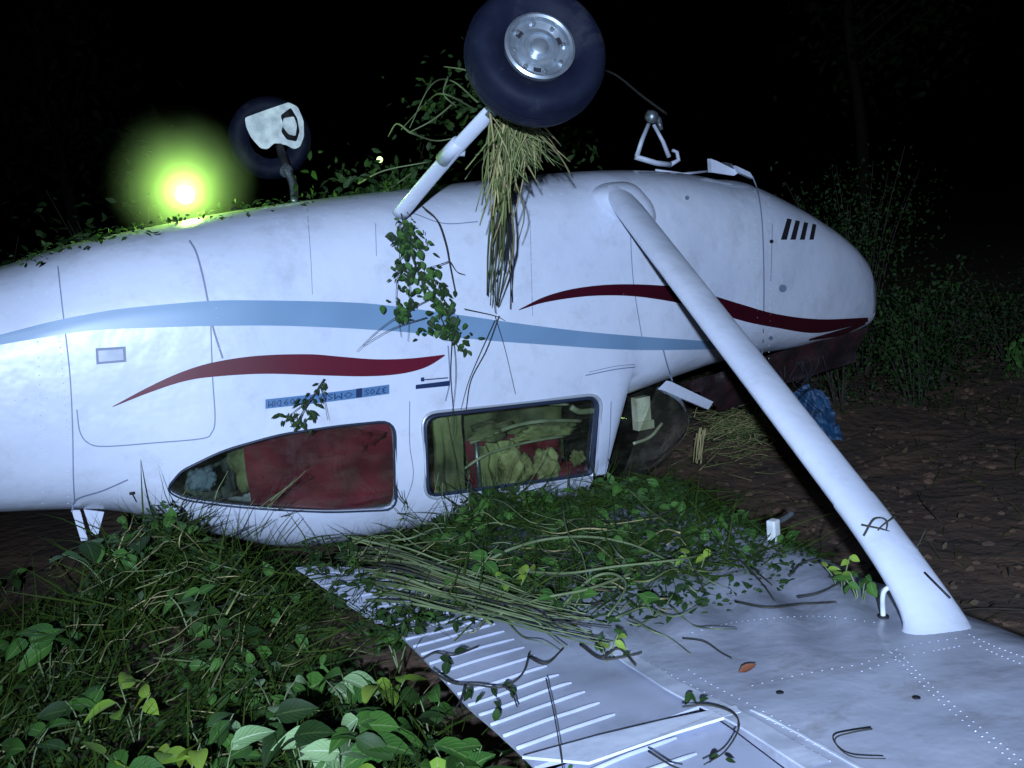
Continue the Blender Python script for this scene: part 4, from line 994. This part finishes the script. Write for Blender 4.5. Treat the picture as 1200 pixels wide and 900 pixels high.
plants = [(352, 652, 'dark sprig over the inboard corner of the flap', 'd', .05, 10), (385, 688, 'small green sprig between the flap ribs and the stem bundle', 'm', .045, 8), (318, 662, 'leafy tuft beside the inboard flap corner', 'm', .055, 10), (405, 640, 'dark sprig between the cabin roof and the flap', 'd', .045, 9), (500, 812, 'dark leaves in the gap beside the flap trailing edge', 'd', .055, 9), (560, 872, 'glossy green leaves against the flap trailing edge near the bottom', 'm', .055, 9), (462, 735, 'dark sprig at the upper end of the flap trailing edge', 'd', .05, 9), (640, 897, 'small leaves under the corner of the flap end plate', 'd', .04, 6), (318, 788, 'leafy sprout with pale veined leaves near the lower centre of the grass', 'b', .050, 7), (312, 832, 'pale leafed shoot just below the veined sprout in the grass', 'b', .060, 8),
 (405, 785, 'broad leaved plant at the dark gap left of the flap', 'b', .06, 9), (452, 790, 'plant with yellow green leaves beside the flap corner', 'y', .055, 9), (392, 850, 'large pale leaved plant on the bottom edge left of the flap', 'b', .07, 11),
 (440, 845, 'mid green plant with upright leaves under the flap corner', 'm', .065, 10), (490, 880, 'yellowing plant at the bottom edge below the flap', 'y', .06, 8), (535, 885, 'dark glossy leaved plant at the bottom edge by the wing', 'm', .07, 9), (600, 898, 'low plant poking out under the flap end at the bottom edge', 'd', .055, 7),
 (150, 868, 'pale serrated plant on the bottom edge near lower left', 'y', .055, 10), (252, 882, 'sprout of two broad pale leaves on the bottom edge', 'b', .06, 5), (205, 885, 'bright yellow green sprout at the bottom edge', 'y', .06, 5), (240, 845, 'small plant between the pale sprouts at lower left', 'm', .045, 7),
 (40, 705, 'bright green clump at the left edge under the tail', 'm', .06, 9), (8, 670, 'rounded leaves at the far left edge', 'm', .06, 7), (48, 745, 'leaning plant with round leaves at the left edge', 'm', .06, 9), (120, 640, 'large leaved creeper right under the two white aerials', 'm', .075, 7), (145, 615, 'broad green leaves touching the fuselage by the rear window', 'm', .07, 6),
 (215, 690, 'bright sprig in the middle of the grass heap', 'm', .05, 7), (150, 805, 'yellow green sprig above the dry stalks', 'y', .05, 9), (330, 608, 'green sprig covering the lower edge of the rear window', 'm', .05, 10), (300, 640, 'dark sprig against the curved cabin roof', 'd', .045, 8),
 (545, 655, 'bright leaves among the vines below the front window', 'm', .055, 8), (600, 665, 'fresh leaves at the centre of the vine heap', 'y', .05, 8), (660, 690, 'green leaves under the looped vine', 'm', .055, 8), (710, 735, 'yellow green tuft hanging over the spar strip', 'y', .035, 6), (770, 690, 'small leaves at the right end of the vine heap', 'd', .04, 8), (815, 640, 'small yellow sprig beside the wing leading edge', 'y', .04, 6),
 (1008, 668, 'bushy green tuft at the inner side of the strut foot', 'm', .03, 12), (985, 655, 'pale weed in front of the leading edge left of the strut', 'y', .028, 9), (350, 850, 'dark leaved plant between two pale ones at the bottom', 'd', .06, 9), (90, 800, 'wispy green plant in the grass at lower left', 'm', .04, 8), (20, 850, 'narrow leaved plant in the bottom left corner', 'm', .05, 8)]
for (x_, y_, lb, key, sz, n_) in plants:
    big = 1.65 if y_ > 740 and x_ < 640 else 1.15
    plant(x_, y_, lb, key, sz * big * random.uniform(.8, 1.15), n_, spread=sz * 1.9, off=.11 if big > 1.2 else .05, height=.18 if big > 1.2 else .14 if y_ > 600 else .06, keys=[key, key, key, {'b': 'm', 'm': 'd', 'y': 'm', 'd': 'm'}[key]])
# hanging vine from the gear leg
def hang(name, label, pts, L, leafpts, key, size, r_=.0025, extra=(), m_=DSTEM, keys=None, cat='vine'):
    P0 = [V(onL(*p, L)) for p in pts]; root = empty(name, P0[0]); tag(root, label, cat); mb = MB(); mb.tube(spline([p - P0[0] for p in P0], 6), r_, r_ * .6, n=6)
    for e in extra: mb.tube(spline([V(onL(*p, L + random.uniform(-.01, .02))) - P0[0] for p in e], 5), r_ * .7, r_ * .3, n=5)
    mb.build('stem', m_, root)
    for (x_, y_, a, sz) in leafpts:
        q = V(onL(x_, y_, L + random.uniform(0, .03))) - P0[0]; d_ = V(R0) * math.cos(a) - V(R1) * math.sin(a) - V(R2) * random.uniform(-.3, .3)
        nr = -V(R2) + Vector((random.uniform(-.6, .6), 0, random.uniform(-.2, .8))); add_leaf(root, q, d_, nr, sz * size, random.choice(keys) if keys else key)
    return root
lp = []
for (x_, y_, rx, ry, k) in ((478, 268, 10, 12, 12), (480, 290, 18, 12, 16), (492, 318, 10, 10, 8), (503, 335, 14, 16, 14), (520, 355, 16, 14, 14), (522, 380, 14, 14, 16), (540, 400, 8, 10, 7), (468, 330, 5, 30, 10), (470, 365, 6, 14, 7)):
    for i in range(k): lp.append((x_ + random.gauss(0, rx * .6), y_ + random.gauss(0, ry * .6), random.uniform(-2.6, -.4), random.uniform(.6, 1.3)))
hang('hanging_vine', 'leafy vine hanging from the near gear leg across the blue stripe', [(470, 250), (478, 285), (490, 320), (508, 350), (520, 380), (540, 412)], .62, lp + [(x + random.gauss(0, 6), y + random.gauss(0, 6), a - .5, z) for x, y, a, z in lp] + [(x + random.gauss(0, 9), y + random.gauss(0, 9), a + .7, z * .7) for x, y, a, z in lp], 'd', .030,
     extra=([(470, 262), (468, 300), (464, 350), (470, 395)], [(476, 300), (480, 340), (478, 400)], [(505, 350), (470, 368), (440, 390), (418, 412)], [(520, 350), (530, 390), (534, 440), (528, 500)], [(500, 372), (460, 385), (425, 405)], [(544, 362), (580, 370), (592, 376)]), keys=['d', 'n', 'd', 'n', 'm'])
hang('bare_vine', 'bare dark vine curving down from the gear leg toward the blue stripe', [(495, 242), (512, 258), (522, 285), (527, 310), (534, 345)], .62, [], 'd', .02, r_=.003, extra=([(527, 306), (515, 310), (500, 314)], [(527, 306), (535, 318), (545, 322)]))
lp = []
for (x_, y_, rx, ry, k) in ((376, 452, 6, 8, 9), (362, 470, 12, 8, 14), (340, 488, 12, 8, 14), (350, 498, 10, 7, 8), (368, 482, 6, 6, 6)):
    for i in range(k): lp.append((x_ + random.gauss(0, rx * .6), y_ + random.gauss(0, ry * .6), random.uniform(-2.9, -.6), random.uniform(.6, 1.2)))
hang('leafy_twig', 'dark leafy twig stuck to the fuselage over the name strip', [(380, 444), (368, 462), (355, 482), (344, 502)], .60, lp, 'd', .028, extra=([(362, 470), (345, 482), (332, 496)], [(375, 452), (380, 470), (384, 492)], [(354, 484), (345, 506)]), keys=['n'])
hang('trailing_stems', 'thin stems trailing down the fuselage to the front window', [(585, 370), (570, 410), (552, 445), (546, 480)], .60, [], 'd', .02, r_=.0022, extra=([(580, 375), (560, 420), (548, 450), (540, 480)], [(580, 370), (592, 410), (604, 462)], [(530, 390), (528, 440), (532, 500), (526, 520)]), m_=DSTEM)
# fine twigs over the cabin edge
tw = empty('fine_twigs', V(onL(470, 600, .62))); tag(tw, 'fine dark twigs fanned over the curved cabin roof edge', 'twigs')
for i in range(46):
    if i < 22: x_, y_ = random.uniform(185, 330), random.uniform(585, 640)
    else: x_, y_ = random.uniform(470, 720), random.uniform(565, 625); y_ -= max(0, (x_ - 600)) * .15
    a = random.uniform(-1.3, -.3) if x_ < 330 else random.uniform(-2.2, -.8); L_ = random.uniform(20, 55)
    c = [V(onL(x_ + L_ * math.cos(a) * k / 3 + random.uniform(-2, 2), y_ + L_ * math.sin(a) * k / 3, .63 + .05 * random.random())) - tw.location for k in range(4)]
    mb = MB(); mb.tube(spline(c, 3), .0022, .0010, n=4); mb.build('twig', random.choice([DSTEM, DSTEM, STEM]), tw)
# twigs on the wing
def wing_twig(label, lines, r_, m_=DSTEM, leaves=(), name='twig', off=.012):
    o0 = onwing(*lines[0][0], off); root = empty(name, o0); tag(root, label, 'twig'); mb = MB()
    for ln in lines: mb.tube(spline([onwing(x_, y_, off + random.uniform(0, .012)) - o0 for x_, y_ in ln], 5), r_, r_ * .6, n=6)
    mb.build('stem', m_, root)
    for (x_, y_, a, sz) in leaves: add_leaf(root, onwing(x_, y_, off + .01) - o0, V(R0) * math.cos(a) - V(R1) * math.sin(a) + Vector((0, 0, .2)), Vector((.1, -.3, 1)), sz, 'd')
wing_twig('dark bent twig with shrivelled leaves lying across the flap ribs', [[(505, 785), (530, 800), (560, 803), (590, 805), (612, 790), (620, 765)], [(590, 803), (600, 812), (606, 828)], [(545, 803), (540, 820), (532, 832)], [(620, 770), (640, 778), (660, 760)]], .0032,
          leaves=[(548, 805, -1.2, .03), (552, 810, -2.2, .03), (575, 805, -1, .028), (590, 800, -.6, .03), (583, 830, -1.7, .035), (578, 822, -.8, .03), (566, 815, -2.4, .025), (600, 806, -1.4, .025)])
wing_twig('short dark twig at the left end of the flap ribs', [[(490, 775), (510, 765), (532, 768), (560, 758)]], .0028, leaves=[(515, 770, -.5, .04), (525, 775, -1.8, .04), (532, 765, .3, .035)])
wing_twig('forked dark twig on the bright spar strip', [[(680, 755), (705, 772), (740, 768), (752, 765)], [(705, 772), (725, 760), (745, 780)], [(690, 740), (705, 760)]], .0035, leaves=[(702, 752, 1.2, .022), (706, 765, 2, .022), (730, 768, .4, .02)])
wing_twig('thin straight stalk upright across the flap end', [[(640, 795), (648, 830), (655, 870), (660, 905)]], .0018)
wing_twig('looping dark tendril with a seed pod right of the flap end', [[(800, 828), (830, 826), (858, 835), (866, 852), (850, 880), (825, 896)], [(760, 880), (785, 896), (800, 902)]], .0024, leaves=[(808, 815, -.8, .025), (812, 812, -2.2, .03), (820, 822, .4, .02), (842, 884, -2.5, .022), (850, 890, -.3, .02)])
wing_twig('thin dark hooked tendril on the plain wing skin', [[(1022, 854), (1000, 858), (980, 864), (982, 875), (1000, 887), (1038, 889)]], .0018)
wing_twig('thin dark tendril over the buckled wing skin', [[(800, 748), (825, 752), (845, 765), (858, 772)]], .0018)
wing_twig('fallen twigs crossing the leading edge left of the strut', [[(830, 630), (860, 650), (890, 680), (908, 704)], [(880, 664), (905, 686)], [(935, 700), (960, 695), (990, 680)], [(925, 675), (940, 660), (960, 655)], [(862, 705), (900, 712), (940, 708), (980, 706)], [(810, 660), (822, 685), (828, 696)]], .0034)
q = onwing(866, 788, .006); root = empty('dead_leaf', q); tag(root, 'small rust brown dead leaf on the wing skin', 'leaf'); me_ = leaf_mesh('dead_leaf_blade', RUST, nv=4, width=.55, fold=.5, curl=-.3); o = bpy.data.objects.new('leaf_blade', me_); COL.objects.link(o); o.parent = root; o.scale = (.042,) * 3; o.rotation_euler = (.1, .3, -1.9)
# strands wound round the strut
ws = empty('strut_twigs', s0 + dvec * .8); tag(ws, 'dark tendrils wound round the lower strut', 'twigs')
for pp in ([(1012, 628), (1025, 608), (1040, 612), (1032, 640)], [(1020, 642), (1030, 620), (1050, 605)], [(1048, 670), (1060, 655), (1075, 640), (1085, 620)], [(1010, 615), (1040, 622), (1062, 635)]):
    dd = (Vector((s1.x, -s1.y, s1.z)) - CA).dot(R2) * .8 + (Vector((s0.x, -s0.y, s0.z)) - CA).dot(R2) * .2 - .13
    c = [V(atd(x_, y_, dd)) - ws.location for x_, y_ in pp]; mb = MB(); mb.tube(spline(c, 5), .003, .0015, n=5); mb.build('twig', DSTEM, ws)

# straw hanging from the near wheel
st = empty('straw_bunch', V(onL(600, 140, 1.1))); tag(st, 'bunch of dry straw hanging under the near wheel', 'straw')
def straw(mb, p0, p1, w, bow=.02):
    p0, p1 = Vector(p0), Vector(p1); mid = (p0 + p1) / 2 + Vector((random.gauss(0, bow), random.gauss(0, bow), random.gauss(0, bow) * .5)); mb.tube(spline([p0, mid, p1], 3), w, w * .5, n=4, flat=.35)
for cols, cnt, fn in ((STRAW, 60, 0), (STRAWG, 90, 0), (STRAW, 7, 1), (STRAWG, 10, 1), (DSTEM, 5, 1), (STRAWG, 34, 2)):
    mb = MB()
    for i in range(cnt):
        if fn == 0:
            x0 = random.gauss(598, 12); y0 = random.uniform(128, 160); x1 = x0 + random.gauss(-10 if random.random() < .5 else 16, 17); y1 = y0 + random.uniform(35, 105) * (1.1 if x1 < 600 else .7)
        elif fn == 1: x0 = random.gauss(588, 8); y0 = random.uniform(190, 250); x1 = x0 + random.gauss(-3, 7); y1 = random.uniform(280, 372)
        else: x0 = random.gauss(600, 8); y0 = 140; x1 = x0 + random.uniform(20, 52); y1 = y0 + random.uniform(15, 60)
        Ld = random.uniform(.92, 1.12) - .4 * max(0, (y1 - 260) / 110) 
        straw(mb, V(onL(x0, y0, random.uniform(1.0, 1.12))) - st.location, V(onL(x1, y1, max(.66, Ld))) - st.location, random.uniform(.0022, .0055))
    o = mb.build('straw', cols, st); o['kind'] = 'stuff'
# foliage behind the gear leg and along the belly
gv2 = empty('gear_creeper', V(onL(520, 130, .2))); tag(gv2, 'dark creeper tangled behind the near gear leg', 'creeper')
mb = MB()
for pp in ([(560, 120), (530, 95), (505, 100), (480, 150)], [(585, 95), (545, 82), (520, 78)], [(535, 118), (508, 140), (480, 155)], [(560, 130), (520, 110), (500, 120), (470, 152)], [(480, 155), (510, 165), (540, 160)], [(400, 250), (450, 225), (500, 190)], [(420, 215), (450, 200), (500, 190)], [(525, 90), (520, 110), (535, 125)], [(590, 170), (560, 190), (545, 210)], [(480, 155), (465, 145), (455, 160)]):
    mb.tube(spline([V(onL(x_, y_, .2 + random.uniform(-.1, .1))) - gv2.location for x_, y_ in pp], 5), .0045, .002, n=5)
mb.build('stem', STEM, gv2)
pos = []
for i in range(520):
    if i < 200: x_, y_ = random.gauss(535, 28), random.gauss(125, 26)
    elif i < 400: x_, y_ = random.gauss(455, 42), random.gauss(212, 15)
    else: x_, y_ = random.gauss(655, 20), random.gauss(170, 12)
    if y_ > 245: continue
    pos.append(V(onL(x_, y_, random.uniform(-.3, .25))) - gv2.location)
pos = np.array([p[:] for p in pos]); n_ = len(pos)
o = scatter('foliage', pos, rng.normal(0, 1, (n_, 3)), rng.normal(0, .6, (n_, 3)) + np.array([0, -1, .5]), rnd(n_, .02, .05), LEAFD, LG, gv2); o['kind'] = 'stuff'
# leaves lying along the belly edge near the torch
bl = empty('belly_litter', V(onL(240, 268, .1))); tag(bl, 'torn leaves and grass lying along the belly near the torch', 'foliage')
pos = []
for i in range(420):
    x_ = random.uniform(20, 480); yb = 318 - (x_ - 0) * .29 if x_ < 160 else 271 - (x_ - 160) * .12
    a = onL(x_, yb, .2); pos.append(Vector((a.x, -random.uniform(-.35, .4), lerp_tab(ST, a.x)[0] + random.uniform(-.02, .028))) - bl.location)
pos = np.array([p[:] for p in pos]); n_ = len(pos)
o = scatter('foliage', pos, rng.normal(0, 1, (n_, 3)) * np.array([1, 1, .5]), rng.normal(0, .5, (n_, 3)) + np.array([0, -.3, 1]), rnd(n_, .012, .035), LEAFD, LG, bl); o['kind'] = 'stuff'
# straw clump under the cowl
sc_ = empty('straw_heap', W(.75, -.3, ground_u(.75, -.3))); tag(sc_, 'heap of dry straw on the soil under the cowling', 'straw')
mb = MB(); mb2 = MB()
for i in range(420):
    p = onL(random.gauss(868, 26), random.gauss(500, 17), random.uniform(-.2, .25)); p = V(p) - sc_.location; a = random.uniform(0, 2 * PI)
    d_ = Vector((math.cos(a), math.sin(a) * .6, random.uniform(-.25, .35))) * random.uniform(.04, .13); straw(mb if i % 3 else mb2, p - d_, p + d_, random.uniform(.0025, .005), .01)
for i in range(10):
    p = V(onL(820 + random.uniform(-4, 8), 505 + random.uniform(-6, 6), .35)) - sc_.location; straw(mb2, p, p + Vector((-.03, 0, -.13)), .005, .006)
mb.build('straw', STRAWG, sc_)['kind'] = 'stuff'; mb2.build('straw', STRAW, sc_)['kind'] = 'stuff'
# earth clump that carries it
# bushes on the right and behind -----------------------------------
def bush(a, l, hgt, rad, n_, label, m_=LEAFD, size=(.03, .07), name='bush', ns=9, group=None):
    base = W(a, l, ground_u(a, l) - .03); root = empty(name, base); tag(root, label, 'bush', group); mb = MB(); P_ = []
    for k in range(ns):
        an = random.uniform(0, 2 * PI); tip = Vector((math.cos(an) * rad * random.uniform(.2, 1), math.sin(an) * rad * random.uniform(.2, 1), hgt * random.uniform(.55, 1.05)))
        sp = spline([Vector((math.cos(an) * .03, math.sin(an) * .03, 0)), tip * .5 + Vector((0, 0, hgt * .12)), tip], 6); mb.tube(sp, .005, .0015, n=5)
        for i in range(n_ // ns):
            t = random.random() ** .7; q = sp[int(t * (len(sp) - 1))]; P_.append(q + Vector((random.gauss(0, rad * .24), random.gauss(0, rad * .24), random.gauss(0, .07))))
    mb.build('stem', BARK, root); P_ = np.array([p[:] for p in P_]); k = len(P_)
    o = scatter('foliage', P_, rng.normal(0, 1, (k, 3)), rng.normal(0, .6, (k, 3)) + np.array([-.2, -.6, .8]), rnd(k, *size), m_, LG, root); o['kind'] = 'stuff'; return root
bush(1.50, -.45, 1.25, .42, 2400, 'tall narrow weed standing just ahead of the nose', LEAFD, (.012, .032))
bush(1.95, -.30, .80, .36, 2200, 'drooping dark bush right of the nose', LEAFD, (.015, .04))
bush(2.4, -.55, .62, .45, 1300, 'low bush behind the drooping one', LEAFD, (.012, .03))
bush(2.9, -.3, .26, .14, 110, 'small bright green plant at the right of the soil', LEAFM, (.04, .07), ns=6)
bush(2.35, -1.1, 1.45, .62, 3000, 'tall hazy olive brush standing behind the nose', LEAFD, (.012, .035), ns=16)
bush(3.1, -.5, .75, .6, 2200, 'wide low brush at the right behind the bare soil', LEAFD, (.012, .035), ns=14)
bush(3.6, -2.4, 1.2, .5, 700, 'tall dark bush far behind the nose', LEAFD, (.02, .05))
bush(-.3, -3.2, 1.9, .7, 900, 'dark bush behind the aeroplane belly', LEAFD, (.04, .09))
bush(-1.9, -2.9, 1.75, .5, 900, 'bush behind the fuselage beside the torch', LEAFD, (.03, .08))
bush(-2.9, -3.0, 1.5, .7, 900, 'bush behind the tail', LEAFD, (.04, .09))
# far trees
def tree(a, l, H, label):
    base = W(a, l, ground_u(a, l) - .1); root = empty('tree', base); tag(root, label, 'tree', None); mb = MB(); P_ = []
    mb.tube(spline([Vector(), Vector((.1, .1, H * .3)), Vector((-.1, .2, H * .6)), Vector((.1, 0, H * .9))], 5), .16, .05, n=9)
    for k in range(12):
        z_ = H * random.uniform(.35, .9); an = random.uniform(0, 2 * PI); L_ = H * .28 * random.uniform(.6, 1.2); tip = Vector((math.cos(an) * L_, math.sin(an) * L_, z_ + L_ * .5))
        mb.tube(spline([Vector((0, .1, z_ * .9)), tip * .5 + Vector((0, 0, z_ * .45)), tip], 4), .04, .01, n=5)
        for i in range(90): P_.append(tip * random.uniform(.55, 1.05) + Vector((random.gauss(0, .45), random.gauss(0, .45), z_ * .15 * random.random() + random.gauss(0, .3))))
    mb.build('trunk', BARK, root); P_ = np.array([p[:] for p in P_]); k = len(P_)
    o = scatter('crown', P_, rng.normal(0, 1, (k, 3)), rng.normal(0, .6, (k, 3)) + np.array([0, -.6, .8]), rnd(k, .12, .26), LEAFD, LG, root); o['kind'] = 'stuff'
for a, l, H, lb in ((-7.5, -15, 7, 'tree barely visible in the dark above the tail'), (-.5, -19, 8, 'tree in the dark behind the far wheel'), (15, -13, 8, 'tree in the dark beyond the nose'), (19, -8, 8, 'tree in the dark at the upper right edge')): tree(a, l, H, lb)

# ------------------------------------------------------------------ the lit torches
def torch(loc, aim, col, emit, power, r_, label, head=.035):
    root = empty('torch', loc); tag(root, label, 'torch'); aim = Vector(aim).normalized(); mb = MB()
    mb.lathe(-aim * .02, aim, [(.001, -.16), (.016, -.16), (.016, -.05), (head, -.01), (head, .012), (head * .85, .012), (head * .8, .0)], 20); mb.build('body', DARK, root)
    E_ = bpy.data.materials.new('torch_light'); E_.use_nodes = True; n_ = E_.node_tree.nodes; pb = n_['Principled BSDF']; pb.inputs['Emission Color'].default_value = (*col, 1); pb.inputs['Emission Strength'].default_value = emit; pb.inputs['Base Color'].default_value = (.8, .8, .8, 1)
    mb = MB(); mb.lathe(aim * -.008, aim, [(r_, 0), (r_ * .9, r_ * .4), (r_ * .5, r_ * .75), (.0005, r_ * .85)], 18); mb.build('lens', E_, root)
    ld = bpy.data.lights.new('torch_lamp', 'POINT'); ld.energy = power; ld.color = col; ld.shadow_soft_size = .03
    lo = bpy.data.objects.new('torch_lamp', ld); COL.objects.link(lo); lo.parent = root; lo.location = aim * .05; return root
tl = V(onL(217, 228, -.12)); torch(tl, (CW - tl) + Vector((0, 0, .25)), (.50, 1., .14), 70, 13, .034, 'torch shining yellow green over the belly of the upturned aeroplane')
t2 = V(onL(445, 187, -1.9)); torch(t2, CW - t2, (.6, 1., .22), 2.2, .5, .018, 'small distant torch shining behind the near gear leg', .02)
# added volume, lit by the torch, that imitates its lens glare
mb = MB(); 
bm = bmesh.new(); bmesh.ops.create_icosphere(bm, subdivisions=4, radius=1); 
for v_ in bm.verts: v_.co = Vector((v_.co.x * .42, v_.co.y * .42, v_.co.z * .42))
me = bpy.data.meshes.new('glare_halo'); bm.to_mesh(me); bm.free()
MM = bpy.data.materials.new('glare_halo'); MM.use_nodes = True; t = MM.node_tree
for n_ in list(t.nodes): t.nodes.remove(n_)
o_ = t.nodes.new('ShaderNodeOutputMaterial'); pv = t.nodes.new('ShaderNodeVolumePrincipled'); pv.inputs['Color'].default_value = (.9, .95, .9, 1); pv.inputs['Density'].default_value = .55
tc_ = t.nodes.new('ShaderNodeTexCoord'); vl = t.nodes.new('ShaderNodeVectorMath'); vl.operation = 'LENGTH'; t.links.new(tc_.outputs['Object'], vl.inputs[0])
mr_ = t.nodes.new('ShaderNodeMapRange'); mr_.inputs[1].default_value = .0; mr_.inputs[2].default_value = .30; mr_.inputs[3].default_value = 1.0; mr_.inputs[4].default_value = 0.
t.links.new(vl.outputs['Value'], mr_.inputs[0]); pw_ = t.nodes.new('ShaderNodeMath'); pw_.operation = 'POWER'; pw_.inputs[1].default_value = 2.0; nz_ = t.nodes.new('ShaderNodeTexNoise'); nz_.inputs['Scale'].default_value = 6; t.links.new(tc_.outputs['Object'], nz_.inputs['Vector'])
ns_ = t.nodes.new('ShaderNodeMath'); ns_.operation = 'MULTIPLY_ADD'; ns_.inputs[1].default_value = .55; t.links.new(nz_.outputs[0], ns_.inputs[0]); ns_.inputs[2].default_value = -.27
ad_ = t.nodes.new('ShaderNodeMath'); ad_.operation = 'ADD'; ad_.use_clamp = True; t.links.new(mr_.outputs[0], ad_.inputs[0]); t.links.new(ns_.outputs[0], ad_.inputs[1])
mm_ = t.nodes.new('ShaderNodeMath'); mm_.operation = 'MULTIPLY'; t.links.new(ad_.outputs[0], mm_.inputs[0]); t.links.new(mr_.outputs[0], mm_.inputs[1]); sq_ = t.nodes.new('ShaderNodeMath'); sq_.operation = 'SQRT'; t.links.new(mm_.outputs[0], sq_.inputs[0])
t.links.new(sq_.outputs[0], pw_.inputs[0])
ml_ = t.nodes.new('ShaderNodeMath'); ml_.operation = 'MULTIPLY'; ml_.inputs[1].default_value = 2.2; t.links.new(pw_.outputs[0], ml_.inputs[0]); t.links.new(ml_.outputs[0], pv.inputs['Density'])
t.links.new(pv.outputs[0], o_.inputs['Volume']); me.materials.append(MM)
ms = bpy.data.objects.new('glare_halo', me); COL.objects.link(ms); ms.location = tl + Vector((-.01, -.02, .04)); tag(ms, 'added cloudy ball imitating the yellow green glare round the lit torch', 'glare_halo', kind='stuff')
